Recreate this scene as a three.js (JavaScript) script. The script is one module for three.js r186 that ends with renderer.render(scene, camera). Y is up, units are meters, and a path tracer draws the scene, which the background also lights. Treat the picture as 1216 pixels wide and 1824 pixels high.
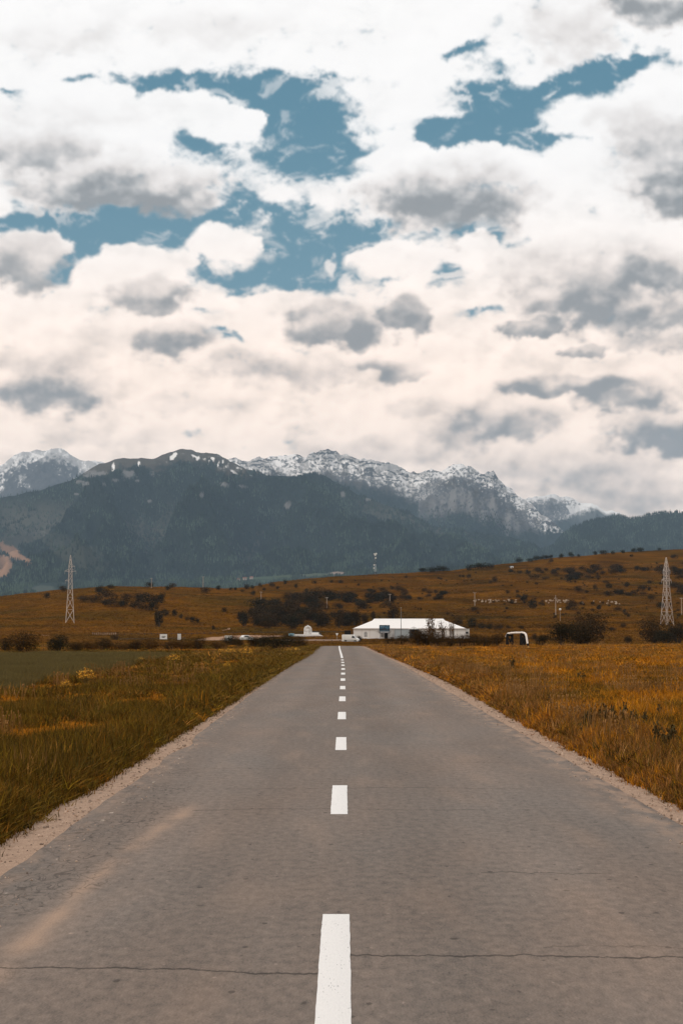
import * as THREE from 'three';
import { mergeGeometries, toCreasedNormals } from 'three/addons/utils/BufferGeometryUtils.js';
import { RoundedBoxGeometry } from 'three/addons/geometries/RoundedBoxGeometry.js';
import { MarchingCubes } from 'three/addons/objects/MarchingCubes.js';

// ---------------------------------------------------------------- camera, exposure, sun
const FOCAL = 3200, PW = 1216, PH = 1824, HORIZON = 1125, VANISH = 613, EYE = 1.6;   // the lens, measured on the photograph
const scene = new THREE.Scene();
const camera = new THREE.PerspectiveCamera(2 * Math.atan(PH / 2 / FOCAL) * 180 / Math.PI, PW / PH, 0.1, 40000);
camera.position.set(0, EYE, 0);
camera.rotation.order = 'YXZ';
camera.rotation.x = Math.atan((HORIZON - PH / 2) / FOCAL);
camera.rotation.y = Math.atan((VANISH - PW / 2) / FOCAL);
camera.updateMatrixWorld(true);
const renderer = new THREE.WebGLRenderer({ antialias: true });
renderer.setSize(682, 1024);
renderer.toneMapping = THREE.LinearToneMapping;
renderer.toneMappingExposure = 1.0;
renderer.shadowMap.enabled = true;

const sun = new THREE.DirectionalLight(new THREE.Color(1.0, 0.93, 0.84), 1.5);       // behind thin cloud, high on the left behind the camera
sun.position.set(-680, 720, 300);
sun.target.position.set(0, 0, 0);
sun.castShadow = true; sun.shadow.radius = 22; sun.shadow.mapSize.set(4096, 4096);
Object.assign(sun.shadow.camera, { left: -900, right: 900, top: 900, bottom: -900, near: 1, far: 4000 });
scene.add(sun, sun.target);
scene.fog = new THREE.FogExp2(new THREE.Color(0.54, 0.76, 1.0), 2.7e-5);

// ---------------------------------------------------------------- numbers
function mulberry(a) { return () => { a |= 0; a = a + 0x6D2B79F5 | 0; let t = Math.imul(a ^ a >>> 15, 1 | a); t = t + Math.imul(t ^ t >>> 7, 61 | t) ^ t; return ((t ^ t >>> 14) >>> 0) / 4294967296; }; }
const rnd = mulberry(20240);
const PERM = new Uint8Array(512);
{ const r = mulberry(77), p = [...Array(256).keys()]; for (let i = 255; i > 0; i--) { const j = Math.floor(r() * (i + 1)); [p[i], p[j]] = [p[j], p[i]]; } for (let i = 0; i < 512; i++) PERM[i] = p[i & 255]; }
const GX = new Float32Array(256), GY = new Float32Array(256);
for (let i = 0; i < 256; i++) { GX[i] = Math.cos(i * 2.399963); GY[i] = Math.sin(i * 2.399963); }
function noise(x, y) {                                    // gradient noise, about -0.7 .. 0.7
  const xf = Math.floor(x), yf = Math.floor(y), X = xf & 255, Y = yf & 255; x -= xf; y -= yf;
  const u = x * x * x * (x * (x * 6 - 15) + 10), v = y * y * y * (y * (y * 6 - 15) + 10);
  const a = PERM[PERM[X] + Y], b = PERM[PERM[X + 1] + Y], c = PERM[PERM[X] + Y + 1], d = PERM[PERM[X + 1] + Y + 1];
  const p = GX[a] * x + GY[a] * y, q = GX[b] * (x - 1) + GY[b] * y, r = GX[c] * x + GY[c] * (y - 1), s = GX[d] * (x - 1) + GY[d] * (y - 1);
  return p + u * (q - p) + v * (r - p + u * (p - q - r + s));
}
function fbm(x, y, n = 4, g = 0.5) { let a = 1, s = 0, f = 1; for (let i = 0; i < n; i++) { s += a * noise(x * f + i * 17.3, y * f - i * 9.1); a *= g; f *= 2.03; } return s; }
function ridged(x, y, n = 4) { let a = 1, s = 0, f = 1, t = 0; for (let i = 0; i < n; i++) { const k = 1 - Math.abs(noise(x * f + i * 31.7, y * f + i * 11.9)) * 2; s += a * k; t += a; a *= 0.5; f *= 2.1; } return s / t; }
const clamp = (x, a = 0, b = 1) => x < a ? a : x > b ? b : x;
const mix = (a, b, t) => a + (b - a) * t;
const step = (a, b, x) => { const t = clamp((x - a) / (b - a)); return t * t * (3 - 2 * t); };
function along(list, x) {                                 // smooth-ish curve through [x, y] pairs
  if (x <= list[0][0]) return list[0][1];
  for (let i = 1; i < list.length; i++) if (x <= list[i][0]) { const [x0, y0] = list[i - 1], [x1, y1] = list[i], t = (x - x0) / (x1 - x0); return mix(y0, y1, mix(t, t * t * (3 - 2 * t), 0.5)); }
  return list[list.length - 1][1];
}
const toLin = (v) => { v /= 255; return v <= 0.04045 ? v / 12.92 : Math.pow((v + 0.055) / 1.055, 2.4); };
const rgb = (r, g, b, k = 1) => [toLin(r) * k, toLin(g) * k, toLin(b) * k];
const C = (r, g, b) => new THREE.Color().setRGB(r, g, b);

// ---------------------------------------------------------------- the sky: broken cloud over thin blue, by direction
// Clouds are laid out by azimuth and elevation (as tangents times FOCAL); past the photograph the same noise goes on.
const HOLES = [ // x, y, half width, half height, turn, strength
  [150, 148, 55, 13, 0, .8], [300, 152, 75, 22, .05, .95], [390, 160, 40, 16, .1, .7], [480, 150, 90, 28, 0, .9], [535, 225, 62, 72, .2, 1.2], [545, 305, 40, 17, 0, .8], [470, 190, 40, 20, .3, .8],
  [352, 257, 50, 22, .1, .95], [418, 350, 34, 48, .3, .72], [632, 272, 46, 34, .5, .85], [560, 384, 68, 18, 0, .66], [70, 398, 95, 20, -.05, 1], [200, 418, 130, 36, -.05, 1.15], [130, 468, 44, 34, -.5, 1], [300, 412, 70, 22, -.2, .8],
  [500, 430, 75, 42, .1, 1.05], [545, 478, 120, 44, 0, 1.2], [560, 250, 44, 60, .3, 1.0], [500, 245, 44, 40, .2, .9], [590, 300, 40, 24, .4, .7], [345, 482, 32, 18, .3, .85], [415, 505, 45, 22, 0, .8], [655, 415, 60, 26, 0, .8], [835, 414, 62, 18, -.1, .85], [685, 495, 28, 10, -.2, .7], [785, 487, 26, 26, 0, .65],
  [820, 240, 66, 32, 0, 1.15], [868, 190, 48, 74, .25, .8], [930, 190, 50, 30, -.2, .6], [780, 245, 40, 26, 0, .9], [915, 225, 50, 34, 0, .7], [835, 92, 26, 16, 0, .75], [800, 104, 20, 9, .2, .6], [890, 52, 16, 8, 0, .55], [1040, 140, 92, 24, -.22, 1.1], [1140, 112, 60, 14, -.25, .8], [985, 250, 50, 8, 0, .8], [925, 262, 60, 9, 0, .7],
  [856, 558, 22, 8, 0, .7], [410, 596, 44, 9, .15, .75], [365, 558, 26, 8, 0, .55], [14, 168, 22, 6, 0, .6], [12, 332, 28, 8, 0, .5], [925, 430, 34, 6, 0, .55], [60, 520, 14, 3, 0, .3], [520, 800, 18, 5, 0, .3],
];
const BASES = [ // grey undersides: x, y, half width, half height, depth of grey, crispness
  [60, 262, 150, 50, .42, .3], [210, 330, 190, 62, .62, .35], [300, 372, 90, 26, .45, .4], [810, 345, 140, 76, .62, .5], [1200, 250, 110, 90, .45, .3], [1205, 340, 70, 55, .6, .4], [1185, 6, 100, 45, .72, .4], [1020, 40, 75, 70, .28, .3],
  [45, 462, 84, 52, .5, .7], [272, 526, 68, 30, .52, .7], [308, 604, 62, 40, .55, .6], [600, 580, 78, 36, .55, .75], [650, 598, 30, 26, .5, .7], [726, 568, 46, 34, .66, .8], [85, 690, 110, 48, .66, .35], [60, 640, 120, 30, .25, .3], [1060, 470, 160, 60, .38, .4], [1140, 545, 170, 58, .74, .45], [1180, 480, 80, 40, .5, .4],
  [985, 530, 80, 56, .42, .5], [945, 588, 52, 15, .66, .8], [1045, 622, 34, 10, .6, .8], [1150, 605, 90, 24, .4, .5], [1010, 686, 120, 22, .6, .7], [1105, 700, 100, 38, .62, .5], [1180, 765, 100, 46, .62, .6], [905, 742, 92, 44, .5, .5], [820, 770, 80, 34, .3, .4], [540, 655, 170, 32, .3, .4], [695, 660, 54, 16, .42, .6],
  [440, 640, 70, 26, .3, .5], [1000, 830, 200, 50, .36, .3], [1090, 880, 180, 50, .46, .3], [190, 770, 120, 26, .14, .3], [350, 720, 130, 18, .16, .3], [740, 720, 60, 20, .26, .5], [110, 60, 120, 40, .12, .3], [380, 40, 160, 40, .1, .3], [690, 800, 160, 34, .3, .3], [760, 340, 60, 40, .2, .4], [120, 200, 200, 30, .08, .3], [1100, 200, 60, 40, .15, .3], [220, 590, 180, 40, .1, .3],
];
const WHITES = [ // crisp bright heads in front of the blue: x, y, half width, half height
  [405, 436, 76, 40], [250, 478, 112, 36], [180, 492, 60, 24], [700, 466, 84, 32], [588, 470, 15, 18, .7], [60, 445, 66, 44], [720, 290, 90, 34], [850, 290, 95, 32], [170, 185, 130, 40], [300, 200, 130, 40], [420, 210, 46, 24], [860, 450, 55, 30], [480, 548, 110, 28],
];
function skyColour(x, y, out) {
  // uneven edges: the layout is bent by noise before it is looked up
  const n1 = fbm(x / 130, y / 100, 3), n2 = fbm(x / 130 + 40, y / 100 + 7, 3), f1 = fbm(x / 44 + 3, y / 36, 5, .56), f2 = fbm(x / 44 + 61, y / 36 + 11, 5, .56);
  const qx = x + n1 * 26 + f1 * 15, qy = y + n2 * 18 + f2 * 12;
  const inside = step(-420, -150, x) * step(1640, 1370, x) * step(-520, -160, y) * step(1250, 1100, y);
  let hole = 0;
  for (const [hx, hy, rx, ry, a, s] of HOLES) {
    const dx = qx - hx, dy = qy - hy; if (Math.abs(dx) > 320 || Math.abs(dy) > 240) continue;
    const c = Math.cos(a), n = Math.sin(a), u = (dx * c + dy * n) / rx, v = (dy * c - dx * n) / ry, r = u * u + v * v;
    if (r < 6) { const k = s * Math.exp(-r * .8); hole = hole + k * (1 - .55 * Math.min(1, hole)); }
  }
  const wild = step(.12, .42, fbm(x / 420 + 9, y / 210 + 5, 3) - (y > 620 ? .25 : 0)) * .8;
  hole = mix(wild, hole, inside);
  let white = 0;
  for (const [wx, wy, rx, ry, k = 1] of WHITES) {
    const dx = (qx - wx) / rx, dy = (qy - wy) / ry, r = Math.sqrt(dx * dx + dy * dy) + f1 * .22 + (dy > 0 ? dy * .1 : 0);
    if (r < 1.4) white = Math.max(white, step(dy > .1 ? 1.25 : 1.08, dy > .1 ? .7 : .88, r) * inside * k);
  }
  const wisp = fbm(x / 13, y / 10, 4, .62), veil = fbm(x / 70 + 12, y / 44 + 3, 5, .6);
  let blue = step(.16, .70, hole + f2 * .20 + veil * .42 + wisp * .10 - .02) * (1 - white);
  const strand = fbm(x / 60 + 33 + n2, y / 34 + 4 + n1, 6, .62);
  blue *= 1 - .7 * step(.14, .66, strand + .36 * step(.95, .4, hole)) * (.4 + .6 * step(1.3, .5, hole));
  // grey undersides
  let grey = 0, rim = 0; const billow = (X, Y) => { let s = 0, a = 1, f = 1; for (let i = 0; i < 5; i++) { s += a * (.42 - Math.abs(noise(X * f + i * 13.7, Y * f + i * 5.1)) * 1.6); a *= .52; f *= 2.1; } return s; }, puff = -billow(x / 64 + 3, y / 46 + 8) * .6;
  for (const [bx, by, rx, ry, s, k] of BASES) {
    const dx = (qx - bx) / rx, dy = (qy - by) / ry; if (Math.abs(dx) > 1.7 || Math.abs(dy) > 1.7) continue;
    const r = Math.sqrt(dx * dx + dy * dy) + f2 * .24 + puff * .22, body = step(1.25, mix(.2, 1.02, k * (dy < 0 ? 1.08 : .85)), r); rim = Math.max(rim, s * k * step(.7, 1.0, r) * step(1.3, 1.05, r) * step(.1, -.4, dy));
    const g = Math.min(.9, s * 1.42) * body * mix(mix(.08, .55, step(.5, .8, k)), 1, step(-.9, .45, dy + n1 * .35 + f1 * .3));
    grey = grey + g * (1 - grey * .8);
  }
  const wildGrey = .55 * step(.0, .5, fbm(x / 330 + 30, y / 150 + 2, 4)) * step(.7, .2, hole);
  grey = mix(wildGrey, grey, inside);
  // billows: soft relief, brighter where a puff turns towards the light
  const h0 = fbm(x / 84 + 5, y / 66, 5, .48), h1 = fbm((x - 9) / 84 + 5, (y - 16) / 66, 5, .48), relief = (h0 - h1), low = step(230, 720, y);
  const patch = step(-.05, .6, veil * .7 + n1 * .7);
  let lum = 1.06 - patch * mix(.05, .16, low) + relief * .22 * (.12 + grey + .7 * low) + .19 * low + rim * .12;
  lum = clamp(lum, .6, 1.32);
  const dark = clamp(grey * (1 - relief * .5 + .10 * veil), 0, .9);
  const w = [lum, lum * mix(.98, .825, low), lum * mix(.965, .705, low)];
  const coldness = step(.3, .75, dark);
  const d = [mix(.50, .25, coldness), mix(.43, .265, coldness), mix(.40, .28, coldness)];
  const b = [mix(.098, .155, step(100, 640, y)), mix(.240, .30, step(100, 640, y)), mix(.335, .385, step(100, 640, y))];
  const k = Math.pow(dark, .92);
  for (let i = 0; i < 3; i++) out[i] = mix(mix(w[i], d[i], k), b[i], blue);
  const haze = step(780, 1000, y) * .3;                                            // pale air above the mountains
  out[0] = mix(out[0], .98, haze); out[1] = mix(out[1], .80, haze); out[2] = mix(out[2], .68, haze);
}
{
  const SW = 3072, SH = 4096, tilt = 55 * Math.PI / 180, data = new Float32Array(SW * SH * 4), m = camera.matrixWorld.elements, o = [0, 0, 0];
  const ct = Math.cos(tilt), st = Math.sin(tilt);
  const pixel = (row, col) => {                                                    // where a texel of the sky lies on the photograph's extended plane
    const lat = ((row + .5) / SH - .5) * Math.PI, lon = ((col + .5) / SW - .5) * 2 * Math.PI;
    const vx = Math.cos(lat) * Math.cos(lon), vy = Math.sin(lat), vz = Math.cos(lat) * Math.sin(lon);
    const x = vx, y = vy * ct + vz * st, z = -vy * st + vz * ct;                     // rotation about x by -tilt
    const f = -(x * m[8] + y * m[9] + z * m[10]), r = x * m[0] + y * m[1] + z * m[2], u = x * m[4] + y * m[5] + z * m[6];
    if (f > .5) return [PW / 2 + FOCAL * r / f, PH / 2 - FOCAL * u / f, y];
    const az = Math.atan2(x, -z), el = Math.asin(clamp(y, -1, 1));
    return [PW / 2 + FOCAL * az * Math.max(.2, Math.cos(el)), HORIZON - FOCAL * el * 1.2, y];
  };
  const STEP = 16, cw = SW / STEP, ch = SH / STEP, coarse = new Float32Array((cw + 1) * (ch + 1) * 3), near = new Uint8Array((cw + 1) * (ch + 1));
  const at = (row, col, out) => { const [x, y, up] = pixel(row, col); if (up < -.02) { out[0] = .72; out[1] = .66; out[2] = .62; } else skyColour(x, y, out); return x > -220 && x < 1440 && y > -220 && y < 1180; };
  for (let i = 0; i <= ch; i++) for (let j = 0; j <= cw; j++) { const k = i * (cw + 1) + j; near[k] = at(Math.min(i * STEP, SH - 1), j * STEP, o) ? 1 : 0; coarse.set(o, k * 3); }
  for (let i = 0; i < ch; i++) for (let j = 0; j < cw; j++) {
    const k = i * (cw + 1) + j, fine = near[k] || near[k + 1] || near[k + cw + 1] || near[k + cw + 2];
    for (let a = 0; a < STEP; a++) for (let b = 0; b < STEP; b++) {
      const row = i * STEP + a, col = j * STEP + b, q = (row * SW + col) * 4;
      if (fine) at(row, col, o);
      else for (let c = 0; c < 3; c++) o[c] = mix(mix(coarse[k * 3 + c], coarse[(k + 1) * 3 + c], b / STEP), mix(coarse[(k + cw + 1) * 3 + c], coarse[(k + cw + 2) * 3 + c], b / STEP), a / STEP);
      data[q] = o[0]; data[q + 1] = o[1]; data[q + 2] = o[2]; data[q + 3] = 1;
    }
  }
  const sky = new THREE.DataTexture(data, SW, SH, THREE.RGBAFormat, THREE.FloatType);
  sky.mapping = THREE.EquirectangularReflectionMapping; sky.colorSpace = THREE.LinearSRGBColorSpace; sky.magFilter = THREE.LinearFilter; sky.minFilter = THREE.LinearFilter; sky.needsUpdate = true;
  scene.background = sky; scene.environment = sky;
  scene.backgroundRotation.set(-tilt, 0, 0); scene.environmentRotation.set(-tilt, 0, 0);
}

// ---------------------------------------------------------------- naming
const taken = new Map();
function numbered(name) { const n = taken.get(name) ?? 0; taken.set(name, n + 1); return n ? name + '_' + String(n).padStart(3, '0') : name; }
function shade(o) { o.traverse((c) => { if (c.isMesh) { c.castShadow = true; c.receiveShadow = true; } }); return o; }
function tag(o, label, category, group) { o.userData = { label, category }; if (group) o.userData.group = group; return o; }
function structure(name, geometry, material, label, category) { const o = new THREE.Mesh(geometry, material); o.name = numbered(name); o.userData = { kind: 'structure', label, category }; o.castShadow = o.receiveShadow = true; scene.add(o); return o; }
function thing(name, label, category, group) { const o = new THREE.Group(); o.name = numbered(name); scene.add(o); return tag(o, label, category, group); }
function part(name, geometry, material, parent) { const o = new THREE.Mesh(geometry, material); o.name = name; o.castShadow = o.receiveShadow = true; parent.add(o); return o; }
const std = (r, g, b, roughness = .85, extra = {}) => new THREE.MeshStandardMaterial({ color: C(r, g, b), roughness, side: THREE.DoubleSide, ...extra });
function dataTexture(w, h, fill, srgb = true, channels = 4) {
  const d = new Uint8Array(w * h * 4), o = [0, 0, 0];
  const enc = (v) => { v = clamp(v); return srgb ? 255 * (v <= .0031308 ? v * 12.92 : 1.055 * Math.pow(v, 1 / 2.4) - .055) : 255 * v; };
  for (let y = 0, q = 0; y < h; y++) for (let x = 0; x < w; x++, q += 4) { fill(x, y, o); d[q] = enc(o[0]); d[q + 1] = enc(o[1]); d[q + 2] = enc(o[2]); d[q + 3] = 255; }
  const t = new THREE.DataTexture(d, w, h, THREE.RGBAFormat); t.colorSpace = srgb ? THREE.SRGBColorSpace : THREE.NoColorSpace;
  t.magFilter = THREE.LinearFilter; t.minFilter = THREE.LinearMipmapLinearFilter; t.generateMipmaps = true; t.wrapS = t.wrapT = THREE.RepeatWrapping; t.needsUpdate = true; return t;
}
function sheet(nu, nv, place, colour, uvOf) {                                      // a grid surface; place(i/nu, j/nv) -> [x, y, z]
  const pos = new Float32Array((nu + 1) * (nv + 1) * 3), uv = new Float32Array((nu + 1) * (nv + 1) * 2), col = colour ? new Float32Array((nu + 1) * (nv + 1) * 3) : null, idx = [];
  for (let j = 0, k = 0; j <= nv; j++) for (let i = 0; i <= nu; i++, k++) {
    const p = place(i / nu, j / nv, i, j); pos.set(p, k * 3);
    uv.set(uvOf ? uvOf(p, i / nu, j / nv) : [p[0], p[2]], k * 2);
    if (col) col.set(colour(p, i / nu, j / nv), k * 3);
    if (i < nu && j < nv) { const a = k, b = k + 1, c = k + nu + 1, d = c + 1; idx.push(a, b, c, b, d, c); }
  }
  const g = new THREE.BufferGeometry();
  g.setAttribute('position', new THREE.BufferAttribute(pos, 3)); g.setAttribute('uv', new THREE.BufferAttribute(uv, 2)); if (col) g.setAttribute('color', new THREE.BufferAttribute(col, 3));
  g.setIndex(idx); g.computeVertexNormals(); return g;
}

// ---------------------------------------------------------------- the lie of the land (d = metres ahead, x = metres right)
const bendAt = (d) => -.55 * step(70, 215, d);
const roadLeft = (d) => -2.22 - .22 * step(14, 70, d) + bendAt(d) * .3 + .05 * noise(d * .33, 3) + .035 * noise(d * 1.3, 8) - .02 + .10 * Math.exp(-((d - 25.6) ** 2) / .9) + .06 * Math.exp(-((d - 21.8) ** 2) / .3);
const roadRight = (d) => 2.78 + bendAt(d) * 1.5 + .04 * noise(d * .3, 13) + .02 * noise(d * 1.7, 18);
const gravelLeft = (d) => -2.80 + .08 * step(15, 20, d) - .2 * step(30, 90, d) + bendAt(d) * .3 + .07 * noise(d * .5, 33) + .05 * noise(d * 1.9, 37);
const gravelRight = (d) => 3.25 + .35 * step(24, 60, d) + bendAt(d) * 1.3 + .09 * noise(d * .5, 43) + .06 * noise(d * 1.9, 47);
const profile = (d) => -1.35 * step(185, 345, d);
const CREST = [[-5000, 30], [-1500, 40], [-500, 52], [0, 62], [60, 68], [100, 73], [200, 80], [300, 79], [400, 77], [450, 80], [500, 89], [560, 95], [600, 98], [700, 103], [800, 109], [860, 116], [900, 121], [1000, 132], [1100, 141], [1216, 146], [1500, 155], [2200, 165], [5000, 150]];
const CREST_D = [[-5000, 1000], [0, 1120], [300, 1160], [430, 1200], [520, 1380], [700, 1480], [1216, 1750], [5000, 1900]];
function ground(x, d) {
  let y = profile(Math.abs(d));
  if (d > 150) {
    const u = VANISH + FOCAL * x / d, dc = along(CREST_D, u), ec = along(CREST, u);
    if (d > 520) {
      const s = (d - 520) / (dc - 520), e0 = -18.15;
      if (s <= 1) { const g = s * (1.22 - .22 * s * s) * (1 - .35 * Math.exp(-s * 9)); y = EYE + (e0 + (ec - e0) * g) * d / FOCAL; }
      else { const yc = EYE + ec * dc / FOCAL, k = d - dc; y = yc + (ec / FOCAL) * .5 * Math.min(k, 120) * Math.exp(-k / 60) - k * k / (k + 260) * .16; y = Math.max(y, 2); }
      y += clamp((d - 540) / 250) * clamp((dc - d) / 200 + .25) * (fbm(x / 130 + 4, d / 90, 3) * 3.6 + fbm(x / 34, d / 26, 3) * .9);
    }
    y += step(230, 330, d) * .12 * fbm(x / 9, d / 9, 2);
  }
  // verges: lower under the road, lumpy beside it
  const l = gravelLeft(d) - x, r = x - gravelRight(d), off = Math.max(l, r), fade = step(700, 300, d);
  if (d < 320) {
    const bank = off < -.35 ? -.12 : off < 0 ? mix(-.12, -.03, (off + .35) / .35) : -.03 + .08 * step(0, .5, off) + .10 * step(.3, 3, off) * fbm(x * .8, d * .5, 3) + .22 * step(1.5, 6, off) * fbm(x * .22 + 3, d * .13, 2);
    y += bank * fade;
  }
  return y;
}
function rayOf(px, py) { return new THREE.Vector3((px - PW / 2) / FOCAL, (PH / 2 - py) / FOCAL, -1).applyQuaternion(camera.quaternion).normalize(); }
function groundAt(px, py) {                                                        // where the line of sight through a pixel meets the land
  for (let k = 0; k < 40; k++, py += 1) {
    const r = rayOf(px, py); let last = 0;
    for (let t = 5; t < 2300; t += Math.max(.1, t * .002)) {
      const x = r.x * t, y = EYE + r.y * t, d = -r.z * t;
      if (y <= ground(x, d)) { let a = last, b = t; for (let q = 0; q < 18; q++) { const m = (a + b) / 2; if (EYE + r.y * m <= ground(r.x * m, -r.z * m)) b = m; else a = m; } return { x: r.x * b, y: ground(r.x * b, -r.z * b), z: r.z * b, d: -r.z * b, m: -r.z * b / FOCAL }; }
      last = t;
    }
  }
  throw new Error('no ground at ' + px);
}

// ---------------------------------------------------------------- ground
const EARTH = [.150, .064, .013], DRY = [.235, .105, .018], OLIVE = [.085, .052, .014], HILL = [.172, .068, .0060], HILLB = [.108, .050, .0060], CROP = [.075, .057, .022];
const cropEdge = (d) => -8.1 - (d - 41) * .036 + .35 * noise(d * .15, 71);
const isCrop = (x, d) => x < cropEdge(d) && d < 112 && d > -20;
const lawn = (x, d) => 1.5 * fbm(x * .46 + 8, d * .17 + 3, 3) + .4 * fbm(x * 1.6, d * .8, 2);   // high: short and amber, low: tall and green
const amberLeft = (x, d, off) => step(.0, .34, 1.25 * lawn(x, d) + .62 * step(.6, 1.6, off) - .40 - .6 * step(.9, .25, off));
function groundColour(x, d, out = [0, 0, 0]) {
  const a = fbm(x * .5, d * .22, 3), b = fbm(x * .09 + 20, d * .03, 3);
  let c0, c1, t;
  if (isCrop(x, d)) { c0 = CROP; c1 = [.065, .05, .022]; t = .5 + a; }
  else if (d < 300) { c0 = OLIVE; c1 = DRY; t = .45 + a * .9 + b * .6; }
  else { c0 = HILLB; c1 = HILL; t = .62 + fbm(x / 60, d / 22, 4) * 1.1 + .25 * noise(x / 300, d / 40); }
  t = clamp(t);
  if (d < 200 && !isCrop(x, d)) { const off = gravelLeft(d) - x; if (off > 0) { c0 = OLIVE; c1 = [.40, .165, .014]; t = amberLeft(x, d, off) * (.75 + .3 * a); } }
  let k = 1;
  if (d > 300) { k = 1 + .35 * fbm(x / 11, d / 16, 3); const u = VANISH + FOCAL * x / d; if (u > 430) k *= mix(1, .86 + .5 * fbm(x / 40 + 7, d / 55, 3), step(430, 620, u)); }
  for (let i = 0; i < 3; i++) out[i] = Math.max(.002, mix(c0[i], c1[i], t) * k);
  if (d > 300) { const lush = step(.1, .45, fbm(x / 90 + 60, d / 60, 3)); out[0] *= mix(1, .72, lush); out[1] *= mix(1, .84, lush); }
  return out;
}
const turfTexture = dataTexture(512, 512, (x, y, o) => {
  const w = (f, s) => { const a = x / 512, b = y / 512, n = (p, q) => fbm(p * f + s, q * f + s, 3); return mix(mix(n(a, b), n(a - 1, b), a), mix(n(a, b - 1), n(a - 1, b - 1), a), b); };
  const v = .74 + .34 * w(22, 3) + .28 * w(70, 9); o[0] = v; o[1] = v * (1 + .12 * w(12, 40)); o[2] = v * .95;
});
const turf = new THREE.MeshPhysicalMaterial({ specularIntensity: 0, vertexColors: true, map: turfTexture, roughness: 1, side: THREE.DoubleSide });
{
  const rows = []; for (let d = -14; d < 2350;) { rows.push(d); d += d < 40 ? .35 : d < 160 ? .9 : Math.max(1.2, d * .0062); } rows.push(2350);
  const nu = 300, half = (d) => Math.max(34, Math.abs(d) * .95 + 20);
  const g = sheet(nu, rows.length - 1, (a, b, i, j) => { const d = rows[j], s = a * 2 - 1, x = half(d) * (Math.sign(s) * (Math.abs(s) * .16 + .84 * Math.pow(Math.abs(s), 2.6))); return [x, ground(x, d), -d]; }, (p) => groundColour(p[0], -p[2]).slice(), (p) => [p[0] / 5, p[2] / 5]);
  structure('ground', g, turf, 'brown grassland running from the verges up over the hills', 'ground');
}

// ---------------------------------------------------------------- the road
const sandStreak = (x, d) => {                                                     // a track of spilt sand left of the middle, wandering
  const c = -1.62 + .20 * step(11, 16.5, d) + .05 * noise(d * .4, 5), w = .10 + .03 * noise(d * .7, 9);
  return Math.exp(-(((x - c) / w) ** 2)) * step(17.2, 15.6, d) * step(3, 8, d) * clamp(.55 + .9 * noise(x * 3, d * .45) + .5 * noise(x * 9, d * 2.2));
};
const CRACKS = [ // transverse cracks: x from, x to, d, slant, wave, weight
  [-2.4, -.12, 8.75, -.10, 1.2, 1], [.0, 2.9, 8.98, -.035, 2.6, 1], [1.0, 2.9, 9.25, -.10, 3.5, .45], [-1.35, .0, 16.15, .12, 2, .75], [.15, 1.25, 16.2, -.02, 4, .55], [.9, 1.75, 12.05, -.1, 5, .7], [-1.2, .1, 18.3, .1, 3, .5], [.1, 1.9, 18.5, -.05, 3, .55], [.4, 2.4, 22.1, -.02, 3, .4], [-2, .1, 21, .05, 3, .35], [-1.8, 1.5, 30, .03, 2, .4], [.2, 2.2, 36, .0, 2, .4], [-2.2, 0, 41, .03, 2, .35], [-1.2, 2.2, 55, .02, 2, .35], [.3, 2, 25.5, .03, 3, .35],
];
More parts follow.
